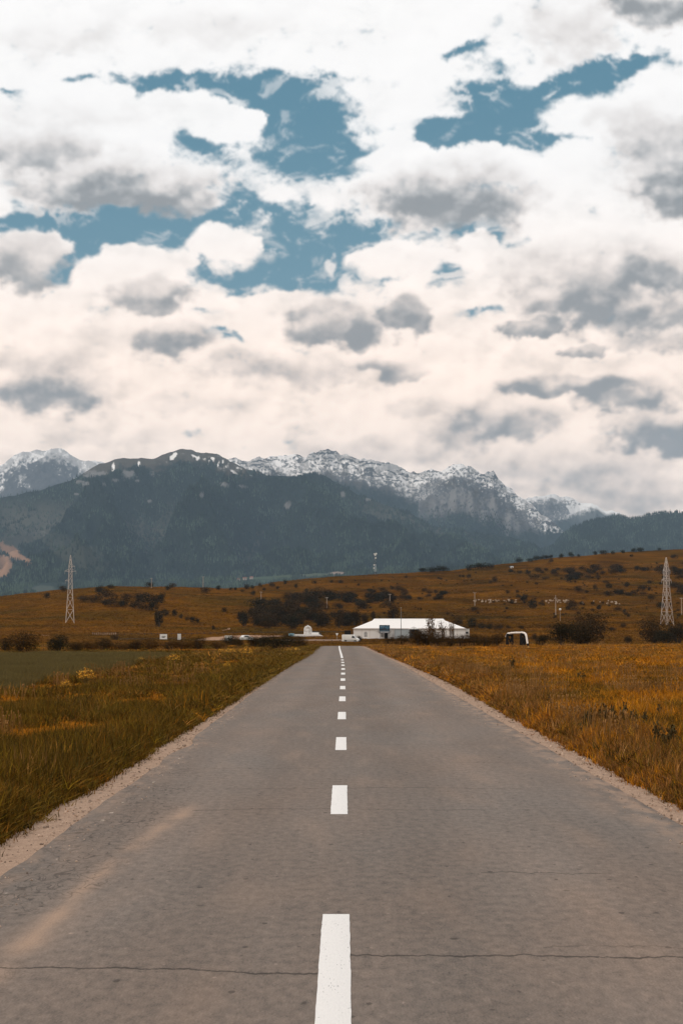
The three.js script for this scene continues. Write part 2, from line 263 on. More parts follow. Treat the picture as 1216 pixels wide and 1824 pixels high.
function asphalt(x, d, o) {
  const fine = fbm(x * 95, d * 70, 2, .7), mid = fbm(x * 14, d * 7, 3), wide = fbm(x * 1.3 + 5, d * .22, 3), spots = noise(x * 42 + 9, d * 34);
  const coarse = noise(x * 30 + 5, d * 12) + .6 * noise(x * 55, d * 26 + 3); let v = .136 * (1 + .36 * fine + .26 * mid + .12 * wide + .16 * coarse);
  v *= 1 + .10 * Math.exp(-(((x + 1.35) / .35) ** 2)) + .09 * Math.exp(-(((x - 1.5) / .4) ** 2)) - .07 * Math.exp(-(((x - .62) / .32) ** 2)) - .04 * Math.exp(-(((x + .75) / .3) ** 2));
  const warm = .5 + .55 * fbm(x * .8 + 31, d * .16, 3) + .2 * mid;
  o[0] = v * mix(1.13, 1.29, clamp(warm)); o[1] = v * mix(.955, .955, clamp(warm)); o[2] = v * mix(.84, .76, clamp(warm));
  const fleck = noise(x * 15 + 70, d * 8), pale = noise(x * 26 + 20, d * 9 + 60); if (fleck > .47) { const k = step(.47, .58, fleck) * .5; o[0] *= 1 - k; o[1] *= 1 - k; o[2] *= 1 - k; } if (pale > .5) { const k = step(.5, .6, pale) * .45; o[0] *= 1 + k; o[1] *= 1 + k * .9; o[2] *= 1 + k * .85; }
  if (spots > .52) { const k = step(.52, .62, spots) * .45; o[0] *= 1 - k; o[1] *= 1 - k; o[2] *= 1 - k; }
  if (spots < -.56) { const k = step(-.56, -.64, spots) * .5; o[0] *= 1 + k; o[1] *= 1 + k; o[2] *= 1 + k; }
  const dust = clamp(sandStreak(x, d) + .5 * step(.42, .05, x - roadLeft(d)) * clamp(.3 + fbm(x * 5, d * 1.6, 3) * 1.5) * .7 + .8 * step(.55, .0, roadRight(d) - x) * clamp(.45 + fbm(x * 5, d * 1.6, 3) * 1.4) + .28 * clamp(noise(x * 2.4, d * .5 + 40) * 1.6 - .25));
  const sand = [.40, .265, .185]; for (let i = 0; i < 3; i++) o[i] = mix(o[i], sand[i] * (1 + .18 * fine), dust * .72);
  // worn remains of an edge line
  const el = Math.abs(x - roadLeft(d) - .20 - .02 * noise(d * 2, 1)), flakes = noise(d * 3.1, 77) + .5 * noise(x * 30, d * 16);
  if (el < .018 + .012 * noise(d * 9, 4) && flakes > .3 && d > 6 && d < 40) { const k = step(.3, .5, flakes) * .55; for (let i = 0; i < 3; i++) o[i] = mix(o[i], [.58, .48, .40][i], k); }
  // cracks
  for (const [x0, x1, cd, sl, w, s] of CRACKS) if (Math.abs(d - cd) < .7 && x > x0 && x < x1) {
    const line = cd + sl * (x - x0) + .10 * noise(x * w, cd * 7) + .05 * noise(x * w * 5, cd * 3) + .02 * noise(x * 40, cd), thick = (.012 + .010 * noise(x * 6, cd)) * (1 + d / 24), k = step(thick * 1.5, thick * .4, Math.abs(d - line)) * s * (noise(x * 4, cd + 50) > -.45 ? 1 : .25);
    if (k > 0) for (let i = 0; i < 3; i++) o[i] *= 1 - .68 * k;
  }
  if (x < -1.2 && d < 22) {                                                        // crazed patch beside the left edge
    const px = x * 6.5 + .8 * noise(x * 7, d * 4), pd = d * 3.2 + .8 * noise(x * 7 + 9, d * 4), r = Math.min(Math.abs(noise(px, pd)), Math.abs(noise(px * 1.7 + 20, pd * 1.7)));
    const k = step(.05, .012, r) * step(-1.35, -1.75, x + .3 * noise(d, 4)) * step(.0, .2, noise(x * .9, d * .35 + 6) + .15); for (let i = 0; i < 3; i++) o[i] *= 1 - .45 * k;
  }
}
const roadMaterial = (d0, d1, w, h) => {
  const X0 = -2.85, X1 = 3.0, o2 = [0, 0, 0];
  const map = dataTexture(w, h, (i, j, o) => asphalt(mix(X0, X1, (i + .5) / w), mix(d0, d1, (j + .5) / h), o));
  map.wrapS = map.wrapT = THREE.ClampToEdgeWrapping;
  return new THREE.MeshPhysicalMaterial({ map, specularIntensity: .3, roughness: .9, bumpMap: gritBump, bumpScale: .0022, side: THREE.DoubleSide });
};
const gritBump = dataTexture(512, 512, (x, y, o) => { const a = x / 512, b = y / 512, n = (p, q) => fbm(p * 60, q * 60, 2, .7); const v = .5 + .5 * mix(mix(n(a, b), n(a - 1, b), a), mix(n(a, b - 1), n(a - 1, b - 1), a), b); o[0] = o[1] = o[2] = v; }, false);
gritBump.channel = 1;
const road = new THREE.Group(); road.name = 'road'; road.userData = { kind: 'structure', label: 'straight two lane asphalt road running away to the white marquee', category: 'road' }; scene.add(road);
const roadY = (x, d) => profile(d) + .012 - .006 * x * x * .2;
for (const [d0, d1, w, h, nv] of [[-12, 3.5, 512, 256, 60], [3.5, 33, 2048, 2048, 240], [33, 300, 512, 2048, 420]]) {
  const nu = 36, g = sheet(nu + 2, nv, (a, b, i, j) => {
    const d = mix(d0, d1, b), l = roadLeft(d), r = roadRight(d), s = clamp((i - 1) / nu), x = i === 0 ? l - .015 : i === nu + 2 ? r + .015 : mix(l, r, s);
    return [x, i === 0 || i === nu + 2 ? roadY(x, d) - .07 : roadY(x, d), -d];
  }, null, (p, a, b) => [(p[0] + 2.85) / 5.85, b]);
  const uv1 = new Float32Array(g.attributes.position.count * 2); for (let k = 0; k < uv1.length / 2; k++) { uv1[k * 2] = g.attributes.position.getX(k) / .8; uv1[k * 2 + 1] = g.attributes.position.getZ(k) / .8; }
  g.setAttribute('uv1', new THREE.BufferAttribute(uv1, 2));
  part('asphalt', g, roadMaterial(d0, d1, w, h), road);
}
// painted centre line
const paintMap = dataTexture(256, 512, (x, y, o) => {
  const f = fbm(x / 7, y / 9, 3, .6), worn = step(.42, .62, noise(x / 5, y / 8) + .35 * noise(x / 40, y / 60)), pit = step(.5, .6, noise(x / 2.3 + 50, y / 3.2)), v = .74 * (1 + .06 * f) * (1 - .55 * worn) * (1 - .4 * pit);
  o[0] = v; o[1] = v * .955; o[2] = v * .925;
});
const paint = new THREE.MeshStandardMaterial({ map: paintMap, roughness: .75, side: THREE.DoubleSide });
const centre = (d) => -.046 + bendAt(d) * .95;
function stripe(d0, d1, half, n) {
  return sheet(4, n, (a, b, i) => { const d = mix(d0, d1, b), rag = .006 * noise(d * 5, i * 9 + d0), out = i === 0 || i === 4, x = centre(d) + (clamp((i - 1) / 2) - .5) * 2 * half + (i < 2 ? rag : i > 2 ? -rag : 0); return [x, roadY(x, d) + (out || b === 0 || b === 1 ? -.004 : .0045), -d]; }, null, (p, a, b) => [a * .9 + d0 * .37, b * (d1 - d0) / 3]);
}
for (let k = 0; k < 12; k++) { const d0 = 7.25 + 8.5 * k + (k > 9 ? (k - 9) * -.6 : 0); part('lane_marking', stripe(d0, d0 + 3.06, .075, 24), paint, road); }
part('lane_marking', stripe(108, 222, .07, 90), paint, road);

// ---------------------------------------------------------------- gravel shoulders
const gravelMap = dataTexture(1024, 1024, (x, y, o) => {
  const a = x / 1024, b = y / 1024, n = (f, s) => { const q = (p, r) => noise(p * f + s, r * f + s * 2); return mix(mix(q(a, b), q(a - 1, b), a), mix(q(a, b - 1), q(a - 1, b - 1), a), b); };
  const s = n(150, 3), m = n(64, 9), w = n(9, 2), dark = step(.18, .42, n(95, 30)); let v = .36 * (1 + .62 * s + .45 * m + .36 * w) * (1 - .6 * dark * step(-.3, .3, w));
  o[0] = v; o[1] = v * (.69 + .05 * m); o[2] = v * (.51 + .06 * m);
});
const gravelMat = new THREE.MeshPhysicalMaterial({ specularIntensity: 0, map: gravelMap, bumpMap: gravelMap, bumpScale: .012, roughness: 1, side: THREE.DoubleSide });
for (const side of [-1, 1]) {
  const edge = side < 0 ? roadLeft : roadRight, out = side < 0 ? gravelLeft : gravelRight;
  const g = sheet(14, 760, (a, b) => { const d = mix(-12, 290, b * b * .8 + b * .2), x = mix(edge(d) - side * .12, out(d) + side * .28, a), h = profile(d) - .022 - .018 * a + .016 * fbm(x * 5, d * 3, 3); return [x, h, -d]; }, null, (p) => [p[0] / 1.1, p[2] / 1.1]);
  structure(side < 0 ? 'gravel_shoulder_left' : 'gravel_shoulder_right', g, gravelMat, side < 0 ? 'pale gravel shoulder along the left edge of the road' : 'pale gravel shoulder along the right edge of the road', 'gravel');
}
{ // loose stones
  const g = new THREE.IcosahedronGeometry(1, 0), N = 16000, stones = new THREE.InstancedMesh(g, std(1, 1, 1, 1, { flatShading: true }), N), m = new THREE.Matrix4(), q = new THREE.Quaternion(), e = new THREE.Euler(), col = new THREE.Color();
  for (let k = 0; k < N; k++) {
    const d = 5 + Math.pow(rnd(), 2.1) * 85, side = rnd() < .5 ? -1 : 1, edge = side < 0 ? roadLeft(d) : roadRight(d), out = side < 0 ? gravelLeft(d) : gravelRight(d), t = rnd() < .12 ? -rnd() * .7 : Math.pow(rnd(), .8) * 1.25, x = mix(edge, out, t), r = (.003 + .010 * Math.pow(rnd(), 3)) * (t < 0 ? .6 : 1) * (1 + d / 90);
    q.setFromEuler(e.set(rnd() * 6, rnd() * 6, rnd() * 6)); const on = t < 0 ? roadY(x, d) : profile(d) - .022 - .018 * t;
    m.compose(new THREE.Vector3(x, on + r * .3, -d), q, new THREE.Vector3(r * (1 + rnd() * .6), r * .7, r * (1 + rnd() * .4))); stones.setMatrixAt(k, m);
    const v = .20 + .34 * rnd(); stones.setColorAt(k, col.setRGB(v, v * .72, v * .55));
  }
  stones.name = 'loose_stones'; stones.userData = { kind: 'stuff', label: 'loose pale stones scattered over the gravel shoulders', category: 'gravel' }; stones.castShadow = stones.receiveShadow = true; scene.add(stones);
}

// ---------------------------------------------------------------- mountains (heights as seen above the horizon, in the photograph's pixels; distances in metres)
const SNOW = [.80, .77, .76], ROCK = [.072, .070, .073], PALE = [.20, .188, .182], WOOD = [.016, .022, .018], ALP = [.085, .072, .058];
const FAR = 1.7;
function range({ name, label, sil, foot, near, far, u0, u1, nu, nt, power = 1, spur = 0, wave = 600, jag = 0, seed, tw = 1024, th = 512, colour, rough = 1, top = 1, carve = .62 }) {
  near *= FAR; far *= FAR; spur *= FAR; wave *= FAR;
  const crestE = (u) => along(sil, u) + jag * fbm(u / 22 + seed, seed, 4, .6);
  const footE = (u) => typeof foot === 'number' ? foot : along(foot, u);
  const rib = (x, d) => ridged(x / wave + seed + .25 * fbm(x / wave, d / wave, 2), d / (wave * 3.2) + seed, 4);
  const surf = (u, t) => {
    const tt = Math.min(t, 1), d = mix(near, far, t), eR = crestE(u), eF = footE(u); let y;
    const e = eF + (eR - eF) * Math.pow(tt, power); y = EYE + e * mix(near, far, tt) / FOCAL;
    if (t > 1) y -= (t - 1) * (far - near) * .75;
    const x = (u - VANISH) / FOCAL * d, env = Math.pow(tt, .7) * Math.pow(1 - tt, top) * 2.6;
    if (spur) y += spur * env * clamp((eR - eF) / 210, 0, 1.1) * ((rib(x, d) - carve) * 1.7 + .12 * fbm(x / 100, d / 140, 2)) + rough * 12 * fbm(x / 76 + seed, d / 100, 3) * step(0, .1, tt) * step(1, .95, tt);
    return [x, y, -d];
  };
  const tBack = 1.28, g = sheet(nu, nt, (a, b) => surf(mix(u0, u1, a), b * tBack), null, (p, a, b) => [a, b]);
  const map = dataTexture(tw, th, (i, j, o) => { const u = mix(u0, u1, (i + .5) / tw), t = Math.min(1, (j + .5) / th * tBack), eR = crestE(u), q = surf(u, t), e = t >= 1 ? eR : (q[1] - EYE) * FOCAL / -q[2]; colour(u, e, rib(q[0], -q[2]), Math.max(0, eR - e), o); });
  map.wrapS = map.wrapT = THREE.ClampToEdgeWrapping;
  structure(name, g, new THREE.MeshPhysicalMaterial({ map, specularIntensity: 0, roughness: 1, side: THREE.DoubleSide }), label, 'mountain');
  return { surf, crestE, footE, near, far, u0, u1, power, rib };
}
const put3 = (o, a, k = 1) => { o[0] = a[0] * k; o[1] = a[1] * k; o[2] = a[2] * k; };
const blend = (o, a, t) => { o[0] = mix(o[0], a[0], t); o[1] = mix(o[1], a[1], t); o[2] = mix(o[2], a[2], t); };
const Y = (list) => list.map(([u, py]) => [u, HORIZON - py]);

const snowPeak = range({ name: 'mountain', label: 'far snow streaked peak at the left edge behind the dark massif', near: 8200, far: 9600, u0: -900, u1: 330, nu: 220, nt: 90, foot: 190, power: .9, spur: 170, wave: 520, jag: 5, top: .6, seed: 3.3, tw: 1024, th: 512,
  sil: Y([[-900, 900], [-400, 850], [-150, 862], [-60, 846], [0, 829], [25, 812], [45, 805], [70, 803], [92, 797], [108, 802], [128, 814], [150, 823], [165, 820], [200, 822], [260, 826], [330, 850]]),
  colour: (u, e, t, below, o) => {
    const n = fbm(u / 6, e / 7, 4, .6), m = fbm(u / 20, e / 18, 3), gully = step(.66, .46, t + .2 * n), crest = step(.64, .82, t + .2 * n);
    put3(o, ROCK, 1 + .5 * n); blend(o, SNOW, clamp(gully * 1.2 + step(34, 6, below + 16 * n) * .95 + step(.05, .5, n * .6 + m) * .5 - crest * .5) * step(84, 54, below + 16 * n));
    blend(o, WOOD, step(66, 84, below + 10 * n));
  } });
const farRidge = range({ name: 'mountain', label: 'distant snowy ridge right of the cliff mountain, above the wooded gap', near: 8600, far: 10200, u0: 780, u1: 1330, nu: 160, nt: 70, foot: 120, power: .9, spur: 190, wave: 480, jag: 4, top: .6, seed: 8.1, tw: 1024, th: 512,
  sil: Y([[780, 905], [900, 890], [940, 888], [962, 884], [985, 882], [1010, 886], [1035, 893], [1050, 894], [1062, 899], [1078, 909], [1090, 907], [1100, 910], [1112, 920], [1160, 950], [1330, 980]]),
  colour: (u, e, t, below, o) => {
    const n = fbm(u / 6, e / 7, 4, .6), gully = step(.64, .44, t + .2 * n); put3(o, ROCK, 1.25 + .5 * n);
    blend(o, PALE, step(.0, .4, n + .4 * noise(u / 20, e / 30)) * .7);
    blend(o, SNOW, clamp(gully * step(60, 22, below) * .9 + step(14, 1, below + 11 * n) * .8 + step(1040, 1052, u) * step(1080, 1066, u) * step(24, 8, below + 8 * n)));
    blend(o, WOOD, step(-6, 6, (u - 1040) * .35 - (e - 214) + 8 * n) * .9 * step(0, 8, below - 4));
  } });
const cliffs = range({ name: 'mountain', label: 'snow capped rocky mountain with pale cliffs in the middle of the range', near: 6300, far: 7900, u0: 330, u1: 1210, nu: 380, nt: 150, foot: [[330, 120], [900, 95], [1060, 92], [1210, 80]], power: 1.05, spur: 165, wave: 560, jag: 6, top: .62, seed: 5.7, tw: 1792, th: 896,
  sil: Y([[330, 850], [380, 830], [410, 818], [432, 821], [450, 816], [470, 817], [492, 812], [505, 808], [515, 813], [530, 809], [545, 812], [560, 803], [570, 801], [590, 807], [605, 809], [630, 815], [642, 813], [660, 818], [680, 824], [700, 831], [715, 834], [740, 843], [755, 839], [785, 835], [806, 829], [835, 828], [850, 840], [864, 843], [880, 841], [890, 856], [905, 866], [925, 884], [945, 900], [975, 925], [1000, 945], [1040, 968], [1100, 985], [1210, 1000]]),
  colour: (u, e, t, below, o) => {
    const n = fbm(u / 5.5, e / 6, 4, .62), m = fbm(u / 24 + 7, e / 16, 3), strata = noise(u / 40 + 3, e / 4.6 + m * 2.2 + (u - 560) * .004 * e / 40), right = step(735, 760, u);
    const gully = step(.66, .48, t + .22 * n), crest = step(.66, .84, t + .18 * n + .1 * m);
    put3(o, ROCK, 1 + .55 * n); blend(o, ALP, step(0, .4, m) * .45);
    const cap = step(44, 18, below + 20 * m + 14 * n + right * 12);
    let s = cap * clamp(.95 - step(.02, .26, strata + .55 * n) * .8 - crest * .55);
    s = Math.max(s, gully * step(mix(54, 66, right), 34, below + 22 * m + 10 * n) * step(-.15, .15, n + .2) * .95); s = Math.max(s, step(.36, .6, n + .3 * m) * step(54, 28, below + 20 * m) * .6);
    blend(o, SNOW, clamp(s));
    // pale cliff faces below the top on the right
    const wall = step(740, 790, u) * step(950, 925, u) * step(38, 52, below + 10 * n) * step(96, 80, below - .05 * (u - 840) + 14 * n) * step(-.3, .25, noise(u / 14 + 70, e / 60) + .4 * n);
    blend(o, PALE, wall * .85); blend(o, PALE, step(690, 715, u) * step(745, 730, u) * step(62, 70, below + 8 * n) * step(92, 84, below) * .5);
    const line = u < 745 ? 50 : 86 - Math.max(0, (u - 900) * .9);
    blend(o, WOOD, step(-8, 10, below - line + 13 * n));
  } });
const woodedHills = range({ name: 'mountain', label: 'dark wooded hills rising to the right edge below the clouds', near: 4700, far: 6100, u0: 930, u1: 2600, nu: 260, nt: 70, foot: [[930, 70], [1216, 80], [2600, 90]], power: .95, spur: 110, wave: 620, jag: 2.2, seed: 12.4, tw: 512, th: 256,
  sil: Y([[930, 1000], [985, 972], [1005, 950], [1025, 937], [1050, 927], [1075, 923], [1100, 918], [1120, 923], [1138, 922], [1155, 915], [1185, 913], [1216, 913], [1300, 900], [1500, 880], [1800, 905], [2200, 870], [2600, 930]]),
  colour: (u, e, t, below, o) => { const n = fbm(u / 10, e / 10, 3); put3(o, WOOD, 1 + .4 * n); } });
const SCREES = [[200, 833, 3, 9, .05], [247, 828, 2.6, 8, -.1], [307, 813, 4, 10, .9], [283, 845, 3, 2, 0], [371, 822, 1.5, 5, .3], [388, 826, 1.5, 6, .3], [352, 815, 3, 5, .8], [345, 812, 8, 2, .5], [378, 816, 3, 3, .4], [396, 823, 1.6, 5, .1]];
const CLIFFS = [[165, 843, 22, 6], [228, 845, 12, 8], [150, 861, 8, 5], [205, 855, 8, 3], [270, 843, 5, 5], [185, 862, 4, 4], [265, 893, 4, 3], [358, 882, 4, 6], [512, 900, 6, 7], [245, 856, 5, 3], [140, 858, 5, 4], [400, 862, 10, 4], [430, 866, 10, 3], [610, 880, 4, 6], [655, 890, 6, 3], [135, 880, 4, 2]];
const massif = range({ name: 'mountain', label: 'broad dark forested massif with a bald top filling the left half', near: 3900, far: 6000, u0: -1500, u1: 1120, nu: 560, nt: 190, foot: [[-1500, 55], [0, 62], [400, 70], [700, 78], [1120, 84]], power: .74, spur: 400, wave: 620, top: .9, carve: .84, jag: 2.6, seed: 2.2, tw: 1792, th: 896,
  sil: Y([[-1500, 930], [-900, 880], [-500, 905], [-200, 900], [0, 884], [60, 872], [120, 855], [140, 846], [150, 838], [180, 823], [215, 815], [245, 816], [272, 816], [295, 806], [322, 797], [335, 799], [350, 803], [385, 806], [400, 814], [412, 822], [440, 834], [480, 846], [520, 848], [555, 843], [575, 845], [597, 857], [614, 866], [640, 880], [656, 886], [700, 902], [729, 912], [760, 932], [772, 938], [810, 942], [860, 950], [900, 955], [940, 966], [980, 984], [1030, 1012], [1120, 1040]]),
  colour: (u, e, t, below, o) => {
    const n = fbm(u / 8, e / 9, 4, .6), w = fbm(u / 40, e / 30, 3), py = HORIZON - e; put3(o, WOOD, 1 + .5 * n + .35 * w);
    const bald = step(26, 12, below + 16 * w + 8 * n + Math.max(0, Math.abs(u - 300) - 130) * .5); blend(o, ALP, bald * .9);
    for (const [cx, cy, rx, ry] of CLIFFS) { const r = ((u - cx) / rx) ** 2 + ((py - cy) / ry) ** 2; if (r < 4) blend(o, PALE, step(1.5, .3, r + 1.6 * n) * .8); }
    for (const [cx, cy, rx, ry, a] of SCREES) { const c = Math.cos(a), s = Math.sin(a), dx = u - cx, dy = py - cy, r = ((dx * c + dy * s) / rx) ** 2 + ((dy * c - dx * s) / ry) ** 2; if (r < 3) blend(o, SNOW, step(1.2, .6, r + n)); }
    const dell = step(.62, .46, t + .2 * n); blend(o, [.085, .080, .062], dell * .75 * step(250, 200, e)); blend(o, PALE, dell * step(.15, .5, n) * .7 * step(40, 90, below) * step(150, 200, e)); blend(o, SNOW, step(330, 345, u) * step(470, 430, u) * step(.62, .46, t + .3 * n) * step(26, 10, below + 8 * n)); blend(o, SNOW, step(.6, .42, t + .3 * n) * step(16, 6, below + 8 * n) * .8 * step(160, 200, u) * step(480, 440, u));
    // sunlight put into the colour by bare at the far left, and a grassy spur beside it
    const sunPatch = Math.max(step(1.3, .5, ((u - 22) / 34) ** 2 + ((py - 984 - (u - 22) * .55) / 10) ** 2 + 1.3 * n), step(1.25, .5, ((u - 4) / 20) ** 2 + ((py - 1008) / 21) ** 2 + n)); blend(o, [.34, .19, .115], sunPatch * .85);  // tan tint stands in for sun breaking through on this slope
    blend(o, [.062, .062, .045], step(1.3, .4, ((u - 135) / 60) ** 2 + ((py - 985 - (u - 135) * .42) / 26) ** 2 + n) * .6);
  } });
const foothills = range({ name: 'foothills', label: 'low wooded foothills and fields at the foot of the mountains', near: 2500, far: 3900, u0: -1500, u1: 1700, nu: 320, nt: 60, foot: [[-1500, 20], [0, 26], [1700, 50]], power: .8, spur: 30, wave: 420, jag: 1.5, seed: 21, tw: 1024, th: 256, rough: .5,
  sil: Y([[-1500, 1040], [0, 1042], [100, 1036], [200, 1040], [300, 1034], [400, 1030], [470, 1026], [540, 1022], [600, 1018], [680, 1014], [800, 1010], [1000, 1000], [1700, 990]]),
  colour: (u, e, t, below, o) => {
    const n = fbm(u / 9, e / 5, 3); put3(o, WOOD, 1.4 + .6 * n);
    for (const [cx, cy, rx, ry, c] of [[470, 1029, 34, 4, [.055, .075, .05]], [505, 1026, 22, 3, [.06, .075, .045]], [560, 1024, 26, 3.5, [.07, .08, .05]], [600, 1021, 14, 3, [.22, .17, .14]], [465, 1036, 25, 3, [.05, .07, .05]], [80, 1050, 22, 8, [.06, .07, .055]], [430, 1040, 30, 2, [.045, .06, .04]], [600, 1027, 10, 2, [.19, .13, .1]]]) { const r = ((u - cx) / rx) ** 2 + ((HORIZON - e - cy) / ry) ** 2; blend(o, c, step(1.2, .6, r + .5 * n)); }
  } });

// forest trees on the slopes: far too many to count
{
  const cone = (r, h, y0, n) => { const c = new THREE.ConeGeometry(r, h, n, 1, true); c.translate(0, y0 + h / 2, 0); return c; };
  const spruce = mergeGeometries([cone(.20, .62, 0.04, 6), cone(.15, .5, .3, 6), cone(.09, .32, .68, 5)]);
  const mat = new THREE.MeshPhysicalMaterial({ specularIntensity: 0, color: 0xffffff, roughness: 1, side: THREE.DoubleSide });
  const m = new THREE.Matrix4(), q = new THREE.Quaternion(), up = new THREE.Vector3(0, 1, 0), col = new THREE.Color();
  const plant = (R, N, name, label, keep, ua, ub, size) => {
    const im = new THREE.InstancedMesh(spruce, mat, N); let k = 0;
    for (let tries = 0; k < N && tries < N * 6; tries++) {
      const u = mix(ua, ub, rnd()), t = Math.pow(rnd(), .9), p = R.surf(u, t), e = (p[1] - EYE) * FOCAL / -p[2], below = Math.max(0, R.crestE(u) - e); if (rnd() > keep(u, e, below, R.rib(p[0], -p[2]))) continue;
      const s = size * (.55 + .7 * rnd()), wdt = .9 + .5 * rnd(); m.compose(new THREE.Vector3(p[0], p[1] - s * .06, p[2]), q.setFromAxisAngle(up, rnd() * 6.3), new THREE.Vector3(s * wdt, s, s * wdt)); im.setMatrixAt(k, m);
      const stand = fbm(u / 30 + 9, e / 20, 4), dell = step(.66, .46, R.rib(p[0], -p[2]) + .2 * stand), broad = step(190, 90, e) * .35; const g = (rnd() < .12 + stand * 1.2 + dell * .45 + broad ? 2.7 : 1) * (.55 + .9 * rnd()) * mix(.75, 1.35, clamp(.5 + 1.2 * fbm(u / 90 + 2, e / 50, 3))); im.setColorAt(k, col.setRGB(.017 * g * 1.05, .025 * g, .017 * g)); k++;
    }
    im.count = k; im.name = name; im.userData = { kind: 'stuff', label, category: 'forest' }; im.castShadow = im.receiveShadow = true; scene.add(im);
  };
  const sunPatchOrSpurAt = (u, e) => { const py = HORIZON - e; return ((u - 22) / 34) ** 2 + ((py - 984 - (u - 22) * .55) / 10) ** 2 < .9 || ((u - 4) / 20) ** 2 + ((py - 1008) / 21) ** 2 < .9 || (((u - 135) / 60) ** 2 + ((py - 985 - (u - 135) * .42) / 26) ** 2 < 1 && rnd() < .8); };  // keeps trees off the painted sunlit patch and the grassy spur
  const rocky = (u, e) => CLIFFS.some(([cx, cy, rx, ry]) => ((u - cx) / rx) ** 2 + ((HORIZON - e - cy) / ry) ** 2 < 1.1);
  plant(massif, 150000, 'conifer_forest', 'dark conifer forest covering the broad massif on the left', (u, e, below, ribs) => sunPatchOrSpurAt(u, e) || rocky(u, e) ? 0 : (1 - .8 * step(.62, .48, ribs + .25 * fbm(u / 12, e / 14, 3)) * step(95, 130, e) * step(280, 230, e)) * step(16, 40, below + 26 * fbm(u / 40, e / 30, 2) + (Math.abs(u - 300) > 150 ? 24 : 0)) * clamp(.75 + fbm(u / 50 + 4, e / 26, 3)), -200, 1120, 16);
  plant(woodedHills, 30000, 'conifer_forest', 'dark conifer forest on the hills at the right edge', () => 1, 940, 1450, 16);
  plant(cliffs, 26000, 'conifer_forest', 'dark conifer forest below the pale cliffs in the middle', (u, e, below) => step(60, 110, below), 560, 1200, 16);
  plant(foothills, 26000, 'foothill_woodland', 'band of woodland on the foothills below the massif', (u, e) => (fbm(u / 40, e / 9, 3) > -.05 ? 1 : .1) * ([[470, 1029, 38, 5], [505, 1026, 25, 4], [560, 1024, 28, 4], [600, 1021, 16, 4], [465, 1036, 28, 3], [80, 1050, 24, 9]].some(([cx, cy, rx, ry]) => ((u - cx) / rx) ** 2 + ((HORIZON - e - cy) / ry) ** 2 < 1) ? 0 : 1), -200, 1350, 13);
}

// ---------------------------------------------------------------- grass, crop, weeds
function blades(n, { height = 1, width = .03, spread = .3, lean = .5, seed = 1, segs = 2, vary = .5 }) {   // a tuft of curved blades, unit height
  const r = mulberry(seed), pos = [], idx = [], nor = [];
  for (let b = 0; b < n; b++) {
    const a = r() * 6.283, rr = Math.sqrt(r()) * spread, bx = Math.cos(a) * rr, bz = Math.sin(a) * rr, h = height * (1 - vary * r()), yaw = r() * 6.283, dx = Math.cos(yaw), dz = Math.sin(yaw), out = lean * (.3 + r()) * h, w = width * (.6 + .8 * r()), tw = r() * 6.283, wx = Math.cos(tw) * w, wz = Math.sin(tw) * w, k0 = pos.length / 3;
    for (let s = 0; s <= segs; s++) {
      const t = s / segs, y = h * (t - .18 * lean * t * t), o = out * t * t, ww = 1 - t;
      if (s < segs) { pos.push(bx + dx * o - wx * ww, y, bz + dz * o - wz * ww, bx + dx * o + wx * ww, y, bz + dz * o + wz * ww); nor.push(dx * .4, .8, dz * .4, dx * .4, .8, dz * .4); } else { pos.push(bx + dx * o, y, bz + dz * o); nor.push(dx * .4, .8, dz * .4); }
    }
    for (let s = 0; s < segs - 1; s++) { const k = k0 + s * 2; idx.push(k, k + 1, k + 2, k + 1, k + 3, k + 2); }
    const k = k0 + (segs - 1) * 2; idx.push(k, k + 1, k + 2);
  }
  const g = new THREE.BufferGeometry(); g.setAttribute('position', new THREE.Float32BufferAttribute(pos, 3)); g.setIndex(idx); g.computeVertexNormals(); return g;
}
const leafy = new THREE.MeshPhysicalMaterial({ color: 0xffffff, roughness: .9, side: THREE.DoubleSide, specularIntensity: .1 });
const M4 = new THREE.Matrix4(), Q = new THREE.Quaternion(), UP = new THREE.Vector3(0, 1, 0), V = new THREE.Vector3(), S = new THREE.Vector3(), COL = new THREE.Color();
function scatter(name, label, geometry, N, pick, category = 'grass') {            // pick() -> [x, d, height, width, colour] or null
  const im = new THREE.InstancedMesh(geometry, leafy, N); let k = 0;
  for (let tries = 0; k < N && tries < N * 5; tries++) {
    const p = pick(); if (!p) continue; const [x, d, h, w, c] = p;
    M4.compose(V.set(x, ground(x, d) - .02 * h, -d), Q.setFromAxisAngle(UP, rnd() * 6.283), S.set(w, h, w)); im.setMatrixAt(k, M4); im.setColorAt(k, COL.setRGB(c[0], c[1], c[2])); k++;
  }
  im.count = k; im.name = name; im.userData = { kind: 'stuff', label, category }; im.castShadow = im.receiveShadow = true; scene.add(im); return im;
}
const LEAF = [.25, .145, .010], GREEN = [.100, .066, .010], BROWN = [.205, .088, .012], AMBER = [.58, .215, .010], STRAW = [.42, .22, .085], DEEP = [.050, .038, .012], RUST = [.19, .072, .016];
const tint = (a, b, t, k) => [mix(a[0], b[0], t) * k, mix(a[1], b[1], t) * k, mix(a[2], b[2], t) * k];
const pickDepth = (a, b, p) => a * Math.pow(b / a, Math.pow(rnd(), p));             // denser close by
const reach = (d) => d * .215 + 2.2;
